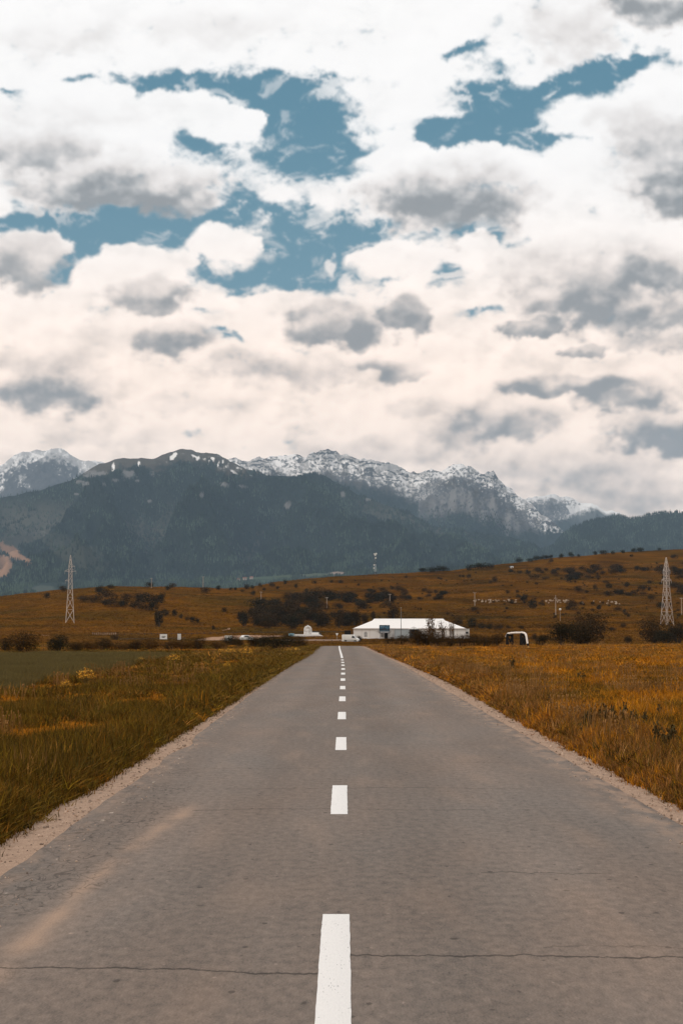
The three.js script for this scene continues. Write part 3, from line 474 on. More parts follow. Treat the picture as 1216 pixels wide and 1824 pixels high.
function verge(side) {
  return () => {
    const d = pickDepth(5.5, 235, 1.05), inner = side < 0 ? gravelLeft(d) : gravelRight(d), w = reach(d) - Math.abs(inner); if (w <= 0) return null;
    const off = Math.pow(rnd(), 1.15) * w - (rnd() < .1 ? .22 : .04) * rnd(), x = inner + side * off; if (side < 0 && x < cropEdge(d) - .5 && d < 112) return null;
    const a = lawn(x, d), near = step(.0, .28, off + .12 * noise(x * 3, d * 2)), far = Math.max(1, d / 26);
    let h, c; const k = .5 + .9 * rnd();
    if (side < 0) {
      const amber = amberLeft(x, d, off); h = mix(.26, .11, amber) * (.7 + .6 * rnd()); if (amber > .5 && rnd() < .2) return null; c = amber > rnd() ? tint(AMBER, BROWN, rnd() * .6, k) : tint(GREEN, BROWN, rnd() * .75, k); if (rnd() < .05) c = tint(STRAW, AMBER, rnd(), k * .8);
      if (amber < .6 && rnd() < .2) c = tint(LEAF, GREEN, rnd(), k); if (amber < .6 && rnd() < .2) c = tint(DEEP, GREEN, rnd(), k); if (amber < .5 && rnd() < .08) h *= 1.6;
    } else {
      const amber = step(-.15, .35, a + .34 * step(1.5, 4, off) - .14); h = mix(.22, .27, amber) * (.5 + .8 * rnd()); c = off < 1.1 && rnd() < .6 ? tint(RUST, STRAW, rnd() * .35, k) : amber > rnd() ? tint(AMBER, BROWN, rnd() * .7, k) : tint(BROWN, GREEN, rnd() * .9, k); if (rnd() < .10) c = tint(STRAW, BROWN, rnd(), k);
      if (rnd() < .1) c = tint(LEAF, AMBER, rnd(), k); if (rnd() < .14) c = tint(DEEP, GREEN, rnd(), k); if (rnd() < .1) h *= 1.5;
    }
    h *= mix(.45, 1, near); return [x, d, h * mix(1, .62, step(70, 160, d)), (.30 + .16 * rnd()) * Math.min(far, 4.2) * mix(.7, 1, near), c];
  };
}
const tuftA = blades(18, { width: .02, spread: .5, lean: .34, seed: 5, segs: 3 }), tuftB = blades(14, { width: .028, spread: .55, lean: .7, seed: 9, segs: 3 });
scatter('verge_grass', 'green and amber grass on the left verge between road and crop', tuftA, 90000, verge(-1));
scatter('verge_grass', 'low bent grass mixed into the left verge', tuftB, 50000, verge(-1));
scatter('meadow_grass', 'rust and amber grass of the meadow right of the road', tuftA, 120000, verge(1));
scatter('meadow_grass', 'low bent grass mixed into the meadow right of the road', tuftB, 60000, verge(1));
// grey green cereal standing in the field on the left
scatter('cereal_crop', 'grey green cereal crop in the field at the left edge', blades(14, { width: .018, spread: .5, lean: .22, seed: 14, vary: .25 }), 70000, () => {
  const d = pickDepth(32, 112, .8), e = cropEdge(d), x = e - Math.pow(rnd(), 1.2) * Math.max(3, reach(d) + 3 + e); if (x > e) return null;
  const k = .75 + .5 * rnd(); return [x, d, .36 * (.85 + .25 * rnd()), (.34 + .2 * rnd()) * Math.max(1, d / 40), tint([.125, .100, .042], [.155, .108, .036], rnd(), k)];
}, 'crop');
// tall dry stalks with seed heads
function stalks(n, seed, head = true) {
  const r = mulberry(seed), list = [];
  for (let k = 0; k < n; k++) {
    const a = r() * 6.28, x = Math.cos(a) * r() * .4, z = Math.sin(a) * r() * .4, h = .6 + .4 * r(), lx = (r() - .5) * .35, lz = (r() - .5) * .35;
    const c = new THREE.CatmullRomCurve3([new THREE.Vector3(x, 0, z), new THREE.Vector3(x + lx * .3, h * .5, z + lz * .3), new THREE.Vector3(x + lx, h, z + lz)]); list.push(new THREE.TubeGeometry(c, 3, .006, 3).toNonIndexed());
    if (head) { const s = new THREE.SphereGeometry(.016, 4, 3); s.scale(1, 3.6, 1); s.translate(x + lx, h, z + lz); list.push(s.toNonIndexed()); }
  }
  const g = mergeGeometries(list); g.deleteAttribute('uv'); return g;
}
const dry = stalks(9, 3);
scatter('dry_stalks', 'pale dry grass stalks standing along both verges', dry, 1500, () => {
  const d = pickDepth(9, 190, .9), left = rnd() < .35, inner = left ? gravelLeft(d) - 1.2 : gravelRight(d) + .35, x = inner + (left ? -1 : 1) * Math.pow(rnd(), 1.3) * Math.max(1, reach(d) - 2.5); if (isCrop(x + .6, d)) return null;
  if (noise(x * .5 + 20, d * .16) < (left ? .3 : .12)) return null; const k = .5 + .4 * rnd(); return [x, d, .30 + .28 * rnd(), (.5 + .4 * rnd()) * Math.max(1, d / 90), tint(STRAW, BROWN, rnd() * .8, k)];
});
const CARPARK = [groundAt(420, 1141.5).d, groundAt(420, 1131).d], CROSS = [groundAt(560, 1143).d, groundAt(560, 1138.6).d];
// rough tussocks on the low ground past the rise and over the lower hillside
scatter('hill_tussocks', 'rough brown tussocks dotted over the low ground and hillsides', blades(18, { width: .05, spread: .6, lean: .6, seed: 31 }), 110000, () => {
  const d = pickDepth(235, 1500, .9), x = (rnd() * 2 - 1) * (d * .22 + 4); const u = VANISH + FOCAL * x / d; if (u > 340 && u < 520 && d > CARPARK[0] && d < CARPARK[1]) return null; if (u > 495 && u < 645 && d > CROSS[0] && d < CROSS[1]) return null; const g = groundColour(x, d), k = .7 + .55 * rnd();
  return [x, d, (.22 + .22 * rnd()) * (1 + d / 2500), .8 + .8 * rnd() + d / 700, [g[0] * 1.25 * k, g[1] * 1.3 * k, g[2] * 1.4 * k]];
});

// ---------------------------------------------------------------- shrubs and trees
function crownGeometry(seed, leaves, leaf, { lobes = 7, flat = .8, thin = 0, tall = 0 }) {   // leaf-sized faces through uneven lobes; about 1 wide, 1 high
  const r = mulberry(seed), L = [];
  for (let k = 0; k < lobes; k++) { const a = r() * 6.283, q = Math.sqrt(r()) * (tall ? .2 : .28), s = .18 + .15 * r(); L.push([Math.cos(a) * q, tall ? .28 + .5 * k / lobes + .08 * r() : .22 + .5 * r() * (1 - q), Math.sin(a) * q, s * (tall ? .8 : 1.1), s * flat * (tall ? .9 : 1)]); }
  L.push([0, .36, 0, .34, .34]);
  const pos = [], col = [], v = new THREE.Vector3(), n = new THREE.Vector3(), t = new THREE.Vector3(), b = new THREE.Vector3();
  for (let k = 0; k < leaves; k++) {
    const [cx, cy, cz, rx, ry] = L[Math.floor(r() * L.length)]; v.set(r() * 2 - 1, r() * 2 - 1, r() * 2 - 1).normalize(); const q = thin ? Math.pow(r(), .5) : .62 + .5 * Math.pow(r(), 1.4), x = cx + v.x * rx * q, y = Math.max(.01, cy + v.y * ry * q), z = cz + v.z * rx * q;
    n.copy(v).multiplyScalar(.5).add(new THREE.Vector3(r() - .5, r() - .3, r() - .5)).normalize(); t.set(r() - .5, r() - .5, r() - .5).cross(n).normalize(); b.crossVectors(n, t);
    const s = leaf * (.55 + .9 * r()), p = [[-s, 0], [0, -s * .55], [s, 0], [0, s * .55]].map(([i, j]) => [x + t.x * i + b.x * j, y + t.y * i + b.y * j, z + t.z * i + b.z * j]);
    pos.push(...p[0], ...p[1], ...p[2], ...p[0], ...p[2], ...p[3]); const c = .65 + .7 * r(), w = r(); for (let i = 0; i < 6; i++) col.push(c * mix(.9, 1.25, w), c * mix(1, .95, w), c * mix(1, .8, w));
  }
  const g = new THREE.BufferGeometry(); g.setAttribute('position', new THREE.Float32BufferAttribute(pos, 3)); g.setAttribute('color', new THREE.Float32BufferAttribute(col, 3)); g.computeVertexNormals(); return g;
}
function stemGeometry(seed, n, tall) {
  const r = mulberry(seed), list = [];
  for (let k = 0; k < n; k++) {
    const a = r() * 6.283, o = .10 + .2 * r(), h = tall ? .6 + .35 * r() : .4 + .25 * r(), w = tall ? .028 : .02, from = new THREE.Vector3(Math.cos(a) * .03, -.04, Math.sin(a) * .03), to = new THREE.Vector3(Math.cos(a) * o, h, Math.sin(a) * o), mid = from.clone().lerp(to, .5).add(new THREE.Vector3((r() - .5) * .05, .05, (r() - .5) * .05));
    const c = new THREE.CylinderGeometry(w * .4, w, 1, 5, 1, true); c.translate(0, .5, 0); const q = new THREE.Quaternion();
    for (const [p0, p1, s] of [[from, mid, 1], [mid, to, .6]]) { const dir = p1.clone().sub(p0), g = c.clone(); g.scale(s, dir.length(), s); q.setFromUnitVectors(UP, dir.clone().normalize()); g.applyQuaternion(q); g.translate(p0.x, p0.y, p0.z); list.push(g); }
  }
  return mergeGeometries(list);
}
const foliage = (c) => new THREE.MeshPhysicalMaterial({ specularIntensity: .1, color: C(...c), vertexColors: true, roughness: .95, side: THREE.DoubleSide });
const FOL = [foliage([.026, .019, .009]), foliage([.042, .026, .010]), foliage([.022, .020, .011]), foliage([.085, .046, .014])], BARK = std(.06, .042, .03, 1);
const SMALL = [1, 2, 3, 4, 5, 6].map((s) => crownGeometry(100 + s, 1000, .034, { lobes: 8, flat: .8 + .15 * (s % 3) }));
const BIG = [1, 2, 3, 4].map((s) => crownGeometry(200 + s, 4200, .018, { lobes: 16, flat: .85 })), STEMS = [1, 2].map((s) => stemGeometry(300 + s, 7)), TALLSTEMS = [1, 2].map((s) => stemGeometry(310 + s, 5, true));
const THIN = [1, 2, 3].map((s) => crownGeometry(400 + s, 800, .026, { lobes: 14, flat: 1.0, thin: 1, tall: 1 })), TREE = [1, 2].map((s) => crownGeometry(430 + s, 1700, .03, { lobes: 10, flat: 1.1, tall: 1 }));
const fr = mulberry(991);
function shrub(px, py, wpx, hpx, label, group, { kind = 'small', tone, name = 'shrub' } = {}) {
  const p = groundAt(px, py), w = wpx * p.m, h = (hpx + (kind === 'big' || kind === 'thin' ? 8 : 1)) * p.m, i = Math.floor(fr() * 60), mat = FOL[tone ?? (i % 3)]; let o;
  if (kind === 'small') { o = new THREE.Mesh(SMALL[i % 6], mat); o.name = numbered(name); o.castShadow = o.receiveShadow = true; scene.add(o); tag(o, label, name === 'tree' ? 'tree' : 'shrub', group); }
  else { o = thing(name, label, name === 'tree' ? 'tree' : 'shrub', group); part('crown', (kind === 'big' ? BIG : kind === 'tree' ? TREE : THIN)[i % (kind === 'big' ? 4 : kind === 'tree' ? 2 : 3)], mat, o); part(kind === 'big' ? 'stems' : 'trunk', (kind === 'big' ? STEMS : TALLSTEMS)[i % 2], BARK, o); }
  o.position.set(p.x, p.y - h * .03, p.z); o.rotation.y = fr() * 6.28; const z = Math.max(w, h * .6); o.scale.set(w * 1.12, h * 1.12, z * 1.05); return o;
}
const many = (list, label, group, opt) => list.forEach(([x, y, w, h]) => shrub(x, y, w, h, label, group, opt));
many([[84, 1067, 16, 12], [113, 1054, 15, 11]], 'small dark shrub near the top of the left hill beside the pylon', 'shrubs beside the left pylon');
many([[150, 1073, 26, 13], [170, 1074, 28, 15], [180, 1062, 24, 20], [196, 1068, 34, 18], [204, 1081, 36, 15], [190, 1080, 22, 13], [226, 1072, 25, 16], [222, 1082, 24, 14], [243, 1084, 30, 14], [258, 1088, 30, 14], [247, 1073, 26, 20], [263, 1074, 28, 22], [288, 1077, 22, 23], [275, 1090, 22, 22], [296, 1097, 15, 15], [275, 1078, 20, 20]], 'dark shrub in the thicket crossing the left hill', 'thicket on the left hill');
many([[198, 1048, 14, 8], [267, 1047, 19, 11], [298, 1052, 13, 9], [307, 1048, 16, 10], [365, 1056, 22, 11], [389, 1051, 11, 10], [411, 1052, 8, 6], [419, 1052, 7, 7], [431, 1055, 8, 5]], 'dark shrub along the skyline of the left hill', 'shrubs on the left skyline');
shrub(283, 1118, 22, 31, 'tall dark round tree standing alone below the left thicket', null, { kind: 'tree', name: 'tree' });
many([[312, 1099, 12, 15], [322, 1102, 8, 10], [334, 1107, 10, 10], [345, 1110, 16, 13], [353, 1110, 10, 8]], 'small shrub in the short row right of the lone tree', 'row right of the lone tree');
shrub(400, 1091, 11, 11, 'single small shrub in the open grass of the left hill'); shrub(380, 1122, 8, 9, 'tiny shrub just above the fence line below the left hill'); shrub(205, 1141, 17, 11, 'low shrub against the pale fence posts on the left');
many([[427, 1108, 14, 18], [436, 1116, 24, 26], [447, 1098, 14, 15]], 'dark tree at the left end of the hollow thicket', 'trees at the end of the hollow', { kind: 'tree', name: 'tree' });
const fill = (n, x0, x1, y0, y1, w0, w1, ratio, label, group, test, opt) => { for (let k = 0, g = 0; k < n && g < n * 30; g++) { const x = mix(x0, x1, fr()), y = mix(y0, y1, fr()); if (test && !test(x, y)) continue; const w = mix(w0, w1, fr() * fr()); shrub(x, y, w, w * ratio * (.8 + .5 * fr()), label, group, opt); k++; } };
fill(50, 455, 700, 1064, 1098, 20, 42, .55, 'dark bush in the upper band of the thicket behind the marquee', 'upper thicket band behind the marquee', (x, y) => y > 1088 - (x - 455) * .12 - 14 && y < 1098 - (x - 455) * .06);
fill(48, 456, 625, 1098, 1121, 24, 46, .62, 'dark bush in the lower band of the thicket behind the pavilion', 'lower thicket band behind the pavilion', (x, y) => y > 1090 + (480 - x) * .25);
many([[604, 1119, 22, 24], [632, 1115, 28, 26], [620, 1110, 24, 20], [648, 1112, 20, 18], [664, 1104, 14, 14]], 'dark tree close behind the left end of the marquee', 'trees behind the marquee left end', { kind: 'tree', name: 'tree' });
shrub(700, 1106, 28, 26, 'round dark tree rising behind the marquee roof near the mast', null, { kind: 'tree', name: 'tree' });
many([[816, 1117, 24, 19], [841, 1118, 24, 21], [858, 1120, 16, 12], [870, 1121, 16, 12], [888, 1122, 26, 11]], 'dark bush behind the small cabin at the marquee right end', 'bushes behind the cabin');
many([[439, 1050, 12, 11], [450, 1049, 9, 8], [464, 1046, 8, 7], [484, 1046, 15, 9], [507, 1042, 11, 10], [528, 1049, 9, 10], [546, 1055, 10, 8], [450, 1062, 11, 11], [470, 1052, 8, 6], [495, 1050, 9, 6], [560, 1040, 10, 6], [590, 1038, 9, 5]], 'small shrub where the right hill starts to rise from the left one', 'shrubs at the start of the right hill');
many([[755, 1020, 22, 9], [768, 1020, 22, 11], [782, 1019, 22, 11], [793, 1018, 18, 9], [836, 1016, 18, 11], [850, 1015, 22, 13], [862, 1014, 22, 12], [874, 1013, 12, 9], [924, 1003, 14, 10], [944, 1001, 16, 8], [956, 999, 18, 9], [968, 998, 20, 10], [980, 996, 12, 8], [998, 995, 11, 9], [1017, 993, 11, 10], [1030, 993, 8, 6], [1059, 989, 10, 8], [1073, 988, 19, 9], [1090, 988, 10, 7], [1108, 986, 10, 7], [1128, 984, 12, 8], [1139, 983, 16, 9], [1173, 981, 8, 5]], 'dark shrub along the skyline of the right hill', 'skyline shrubs on the right hill', { tone: 2 });
many([[835, 1030, 11, 9], [880, 1038, 13, 12], [873, 1040, 8, 6], [980, 1003, 11, 8], [1014, 1040, 16, 17], [1060, 1053, 10, 13], [1028, 1054, 16, 11], [1124, 992, 8, 5], [1200, 995, 16, 8]], 'separate dark shrub on the upper slope of the right hill', 'single shrubs on the upper right slope');
fill(36, 905, 1070, 1015, 1034, 10, 26, .42, 'low shrub in the long thicket band across the upper right hill', 'long thicket band, upper right hill', (x, y) => Math.abs(y - 1027 + (x - 905) * .03) < 9);
fill(34, 1040, 1216, 1014, 1062, 12, 30, .5, 'dark bush in the thickets left of the right pylon', 'thickets left of the right pylon', (x, y) => Math.abs(y - 1018 - (x - 1040) * .0) < 6 || (y > 1040 && x > 1075 && x < 1150) || (x > 1190));
many([[933, 1074, 20, 17], [949, 1084, 22, 20], [965, 1080, 12, 9], [1019, 1086, 25, 19], [1100, 1089, 16, 9], [1173, 1084, 20, 13], [1158, 1069, 15, 11], [843, 1089, 20, 9], [710, 1054, 17, 11], [912, 1076, 10, 6], [1066, 1086, 10, 5]], 'dark round bush standing near the grazing sheep', 'bushes among the sheep');
fill(28, 655, 800, 1052, 1070, 12, 28, .45, 'dark bush in the thicket upslope of the marquee mast', 'thicket upslope of the mast');
{ // specks of scrub too small to pick apart
  const N = 170, im = new THREE.InstancedMesh(SMALL[2], FOL[0], N); let k = 0;
  for (let g = 0; k < N && g < 6000; g++) { const x = mix(560, 1216, fr()), y = mix(1000, 1102, fr()); if (y < 1036 - (x - 560) * .06 || noise(x / 60, y / 22) < -.1) continue; const p = groundAt(x, y), w = mix(4, 13, fr() * fr()) * p.m; M4.compose(V.set(p.x, p.y - .05, p.z), Q.setFromAxisAngle(UP, fr() * 6), S.set(w, w * (.6 + .4 * fr()), w)); im.setMatrixAt(k++, M4); }
  im.count = k; im.name = 'hillside_scrub'; im.userData = { kind: 'stuff', label: 'tiny dark scrub dotted over the right hillside', category: 'scrub' }; im.castShadow = im.receiveShadow = true; scene.add(im);
}
many([[951, 1139, 11, 13], [928, 1121, 12, 8], [905, 1120, 10, 7], [1070, 1122, 20, 9], [1090, 1125, 16, 8], [1110, 1118, 14, 8]], 'small dark bush on the flat behind the pipe arch', 'small bushes behind the pipe arch');
// thickets near the road
const BT = { kind: 'big' };
shrub(10, 1162, 26, 24, 'dark shrub at the left edge beyond the crop', null, BT); shrub(40, 1163, 56, 36, 'large brown loose shrub beyond the crop at far left', null, { ...BT, tone: 1 }); shrub(104, 1163, 46, 33, 'large dark green round shrub beyond the crop', null, { ...BT, tone: 2 });
for (let x = 136, k = 0; x < 400; x += 22 + (k++ % 3) * 6) shrub(x, 1160 - (x - 136) * .012, 34 + (k % 4) * 5, 12 + (k % 3) * 4, 'low brown shrub in the hedge along the far edge of the crop', 'hedge beyond the crop', { ...BT, tone: k % 2 ? 3 : 1 });
many([[410, 1150, 34, 15], [425, 1153, 26, 12]], 'small dark shrub in front of the white panel on the left', 'shrubs before the white panel', BT);
many([[452, 1153, 30, 16], [468, 1154, 34, 18], [492, 1157, 44, 24], [515, 1155, 36, 22], [536, 1153, 28, 15]], 'dark shrub in the clump left of the road end', 'clump left of the road end', BT);
many([[694, 1150, 22, 12], [716, 1151, 34, 17], [745, 1152, 44, 30], [760, 1152, 30, 24], [778, 1153, 36, 22]], 'bushy dark shrub in front of the marquee', 'shrubs before the marquee', { ...BT, tone: 1 });
shrub(768, 1152, 24, 50, 'tallest thin young tree in front of the marquee', null, { kind: 'thin', name: 'tree', tone: 3 }); shrub(788, 1152, 22, 38, 'thin young tree, middle of the three before the marquee', null, { kind: 'thin', name: 'tree', tone: 3 }); shrub(804, 1152, 18, 42, 'slim leafy tree, rightmost of the three before the marquee', null, { kind: 'thin', name: 'tree', tone: 3 });
many([[800, 1153, 34, 16], [820, 1153, 36, 18], [842, 1153, 36, 20], [864, 1153, 34, 16], [884, 1152, 30, 20]], 'low brown shrub between the young trees and the pipe arch', 'shrubs left of the pipe arch', { ...BT, tone: 1 });
shrub(963, 1151, 28, 17, 'low shrub just right of the pipe arch', null, BT); shrub(1000, 1149, 54, 42, 'dark shrub left half of the large clump right of the pipe', null, BT); shrub(1046, 1148, 62, 60, 'tallest brown bush of the clump right of the pipe', null, { ...BT, tone: 1 }); shrub(1030, 1149, 60, 36, 'spreading bush at the foot of the clump right of the pipe', null, BT);
shrub(1118, 1147, 18, 10, 'small bush alone between the two large right clumps', null, BT); shrub(1163, 1147, 54, 46, 'large bush in front of the foot of the right pylon', null, { ...BT, tone: 1 }); shrub(1207, 1147, 48, 40, 'large dark bush at the right edge of the meadow', null, BT); shrub(1185, 1148, 44, 26, 'spreading low bush between the two bushes by the right pylon', null, BT);
shrub(640, 1144, 12, 7, 'small dark bush beside the front of the white van', null, BT);
// dark broad weeds in the near right meadow
const WEED = [1, 2, 3].map((s) => { const a = crownGeometry(500 + s, 260, .06, { lobes: 8, thin: 1, tall: 1 }); return a; });
const weedMat = foliage([.075, .056, .024]);
[[1041, 1312, 30, 26], [1052, 1306, 22, 22], [1074, 1296, 26, 24], [1092, 1300, 24, 26], [1111, 1296, 24, 24], [1128, 1302, 22, 20], [1146, 1304, 20, 20], [1170, 1338, 30, 26], [1186, 1344, 26, 24], [1200, 1338, 28, 26], [912, 1196, 16, 18], [1035, 1216, 24, 12], [1172, 1284, 18, 16], [978, 1268, 14, 16]].forEach(([x, y, w, h], k) => {
  const p = groundAt(x, y + 6), o = new THREE.Mesh(WEED[k % 3], weedMat); o.name = numbered('broadleaf_weed'); tag(o, 'dark broad leaved weed standing in the meadow right of the road', 'weed', 'dark weeds in the right meadow'); o.castShadow = o.receiveShadow = true; scene.add(o); o.position.set(p.x, p.y - .03, p.z); o.scale.set(w * p.m * 1.2, h * p.m * 1.4 + .22, w * p.m * 1.2); o.rotation.y = k;
});
// yellow flowering clumps
function blossom(seed, n) {
  const r = mulberry(seed), pos = []; for (let k = 0; k < n; k++) { const a = r() * 6.283, q = Math.sqrt(r()) * .5, x = Math.cos(a) * q, z = Math.sin(a) * q, y = .45 + .55 * r() * (1.1 - q), s = .018 + .02 * r(), g = r() * 6.28, c = Math.cos(g) * s, d = Math.sin(g) * s, up = (r() - .3) * s; pos.push(x - c, y, z - d, x + d, y + up, z - c, x + c, y + s * .6, z + d, x - c, y, z - d, x + c, y + s * .6, z + d, x - d, y - up * .3, z + c); }
  const g = new THREE.BufferGeometry(); g.setAttribute('position', new THREE.Float32BufferAttribute(pos, 3)); g.computeVertexNormals(); return g;
}
const SMALLSTALK = stalks(22, 8, false), weedStem = std(.12, .08, .018, 1);
const yellow = std(.86, .42, .012, .8), FLOWER = [blossom(1, 300), blossom(2, 220)];
[[153, 1222, 34, 28, 'yellow flowering clump nearest the crop on the left verge'], [308, 1182, 26, 16, 'yellow flowering clump halfway along the left verge'], [252, 1180, 12, 10, 'small yellow flowers left of the halfway clump on the left verge'], [438, 1170, 26, 16, 'yellow flowering clump in the far left verge, right of the hedge'], [405, 1166, 34, 12, 'loose yellow flowers in the far left verge before the white panel'], [520, 1160, 30, 8, 'thin line of yellow flowers near the road end on the left'], [404, 1192, 14, 8, 'small yellow flower patch mid left verge nearer the road'], [934, 1184, 20, 13, 'bright yellow flowering clump in the right meadow'], [1098, 1212, 6, 6, 'single yellow flower in the middle of the right meadow'], [1122, 1334, 8, 8, 'single orange yellow flower low in the right meadow'], [118, 1232, 20, 10, 'low yellow flowers beside the nearest clump on the left verge']].forEach(([x, y, w, h, label], k) => {
  const p = groundAt(x, y + 3), o = thing('yellow_flower_clump', label, 'flowers', 'yellow flowers in the verges'), s = Math.max(w * p.m, .12), hh = Math.max(h * p.m * 1.3, .35); part('blossoms', FLOWER[k % 2], yellow, o); part('stalks', SMALLSTALK, weedStem, o); o.position.set(p.x, p.y, p.z); o.scale.set(s, hh, s); o.rotation.y = k * 1.3;
});

// ---------------------------------------------------------------- built things
const WHITE = std(.80, .77, .75, .6), CLOTH = std(.82, .78, .76, .7), GREY = std(.42, .46, .49, .6), DARK = new THREE.MeshPhysicalMaterial({ color: C(.018, .016, .015), roughness: .9, specularIntensity: .15, side: THREE.DoubleSide }), STEEL = std(.62, .53, .48, .55), RAIL = std(.33, .27, .23, .8), TIMBER = std(.07, .05, .038, .95), GLASS = new THREE.MeshPhysicalMaterial({ color: C(.02, .025, .03), roughness: .12, side: THREE.DoubleSide }), TYRE = std(.012, .012, .013, .9), RIM = std(.35, .35, .36, .4), POLE = std(.40, .31, .25, .9), RED = std(.45, .03, .02, .5), LAMPGLASS = std(.75, .72, .68, .3);
const box = (w, h, d, x = 0, y = 0, z = 0, ry = 0) => { const g = new THREE.BoxGeometry(w, h, d); if (ry) g.rotateY(ry); g.translate(x, y, z); return g; };
const rbox = (w, h, d, r, x = 0, y = 0, z = 0) => { const g = new RoundedBoxGeometry(w, h, d, 2, r); g.translate(x, y, z); return g; };
function bar(a, b, r, n = 5) { const A = new THREE.Vector3(...a), B = new THREE.Vector3(...b), dir = B.clone().sub(A), g = new THREE.CylinderGeometry(r, r, dir.length(), n, 1); g.translate(0, dir.length() / 2, 0); g.applyQuaternion(new THREE.Quaternion().setFromUnitVectors(UP, dir.normalize())); g.translate(...a); return g; }
const merged = (list) => mergeGeometries(list.map((g) => { const h = g.index ? g.toNonIndexed() : g; h.deleteAttribute('uv'); h.deleteAttribute('uv1'); return h; }));
const place = (o, px, py, turn = 0) => { const p = groundAt(px, py); o.position.set(p.x, p.y, p.z); o.rotation.y = turn; return p; };
function poly(points, faces) { const pos = []; for (const f of faces) for (let k = 1; k < f.length - 1; k++) pos.push(...points[f[0]], ...points[f[k]], ...points[f[k + 1]]); const g = new THREE.BufferGeometry(); g.setAttribute('position', new THREE.Float32BufferAttribute(pos, 3)); g.computeVertexNormals(); return g; }

// lattice pylons
function pylon(px, py, topPy, label, width, turn, arms) {
  const o = thing('lattice_pylon', label, 'pylon', 'lattice pylons either side of the valley'), p = place(o, px, py, turn), H = (py - topPy) * p.m, W = width * p.m / 2;
  const half = (t) => t < .55 ? mix(W, W * .46, t / .55) : t < .84 ? mix(W * .46, W * .36, (t - .55) / .29) : mix(W * .36, W * .04, (t - .84) / .16), corner = (k, t) => { const h = half(t); return [(k === 0 || k === 3 ? -1 : 1) * h, t * H - (t === 0 ? .4 : 0), (k < 2 ? -1 : 1) * h]; };
  const thick = .085;
  for (let k = 0; k < 4; k++) part('leg', merged([[0, .55], [.55, .84], [.84, 1]].map(([a, b]) => bar(corner(k, a), corner(k, b), thick, 5))), STEEL, o);
  const levels = [0, .20, .38, .53, .62, .69, .76, .83, .89, .95];
  for (let i = 0; i < levels.length - 1; i++) {
    const a = levels[i], b = levels[i + 1], list = [];
    for (let k = 0; k < 4; k++) { const q = (k + 1) % 4; list.push(bar(corner(k, a || .01), corner(q, b), thick * .6, 4), bar(corner(q, a || .01), corner(k, b), thick * .6, 4)); if (i) list.push(bar(corner(k, a), corner(q, a), thick * .5, 4)); }
    part('bracing', merged(list), STEEL, o);
  }
  for (const [t, reach2, s] of arms) { const y = t * H, h = half(t), list = []; for (const z of [-h, h]) list.push(bar([s * h, y, z], [s * reach2, y + .1, 0], thick * .8, 4), bar([s * h, y + .9, z], [s * reach2, y + .15, 0], thick * .6, 4)); const arm = part('cross_arm', merged(list), STEEL, o); part('insulator', bar([s * reach2, y + .1, 0], [s * reach2, y - 1.1, 0], .07, 5), RIM, arm); }
  return o;
}
pylon(125, 1110, 989, 'tall slender lattice pylon on the left hill', 15, .12, [[.76, 2.2, 1], [.76, 2.2, -1], [.83, 1.7, 1], [.62, 2.0, -1]]);
pylon(1187, 1114, 993, 'lattice pylon rising behind the bushes at right', 17, .5, [[.80, 1.9, 1], [.80, 1.7, -1], [.66, 2.4, 1], [.66, 2.4, -1]]);

// telecom mast on the crest
{
  const o = thing('telecom_mast', 'slim telecom mast with pale dishes on the crest before the mountain', 'mast'), p = place(o, 668, 1024), H = 40 * p.m, w = .55, list = [];
  for (const [x, z] of [[-w, -w], [w, -w], [w, w], [-w, w]]) part('leg', bar([x, -.4, z], [x * .8, H, z * .8], .12, 5), DARK, o);
  for (let k = 0; k < 10; k++) { const a = k / 10 * H, b = (k + 1) / 10 * H, s = k % 2 ? 1 : -1; list.push(bar([-w * s, a, -w], [w * s * .9, b, -w], .07, 4), bar([-w * s, a, w], [w * s * .9, b, w], .07, 4), bar([-w, a, w * s], [-w, b, -w * s], .07, 4), bar([w, a, w * s], [w, b, -w * s], .07, 4)); }
  part('bracing', merged(list), GREY, o);
  for (const [x, y, s] of [[.75, .94, 1], [-.75, .93, .8], [.0, .88, .9], [.3, .75, .9], [-.9, .44, .8], [-1.0, .30, .8]]) { const g = new THREE.CylinderGeometry(s * .75, s * .45, .35, 12); g.rotateX(Math.PI / 2); g.translate(x, y * H, w + .35); part('dish_antenna', g, LAMPGLASS, o); }
  for (const x of [-.5, .5]) part('panel_antenna', rbox(.4, 6, .3, .08, x, .31 * H, w + .25), GREY, o);
}
// poles across the hillside
function utilityPole(px, top, bot, label, cross = false) { const o = thing('utility_pole', label, 'pole', 'utility poles crossing the hillside'), p = place(o, px, bot), H = (bot - top) * p.m; const g = new THREE.CylinderGeometry(.13, .2, H + .5, 8); g.translate(0, H / 2 - .25, 0); part('post', g, POLE, o); part('cross_arm', rbox(1.5, .12, .12, .03, 0, H - (cross ? H * .17 : .3), .18), POLE, o); for (const x of [-.6, 0, .6]) part('insulator', new THREE.CylinderGeometry(.05, .07, .22, 6).translate(x, H - (cross ? H * .17 : .3) + .16, .18), LAMPGLASS, o); return o; }
utilityPole(465, 1054, 1069, 'utility pole at the left end of the upper thicket'); utilityPole(582, 1064, 1084, 'utility pole in the thicket above the pavilion'); utilityPole(694, 1058, 1079, 'utility pole above the left half of the marquee'); utilityPole(845, 1055, 1079, 'utility pole at the left end of the sheep flock'); utilityPole(989, 1060, 1096, 'tall utility pole between the pipe arch and the right bushes', true); utilityPole(1213, 1065, 1095, 'utility pole at the right edge beside the pylon'); utilityPole(270, 1030, 1048, 'distant pole on the left skyline above the thicket'); utilityPole(362, 1027, 1050, 'distant pole on the left skyline near the middle');
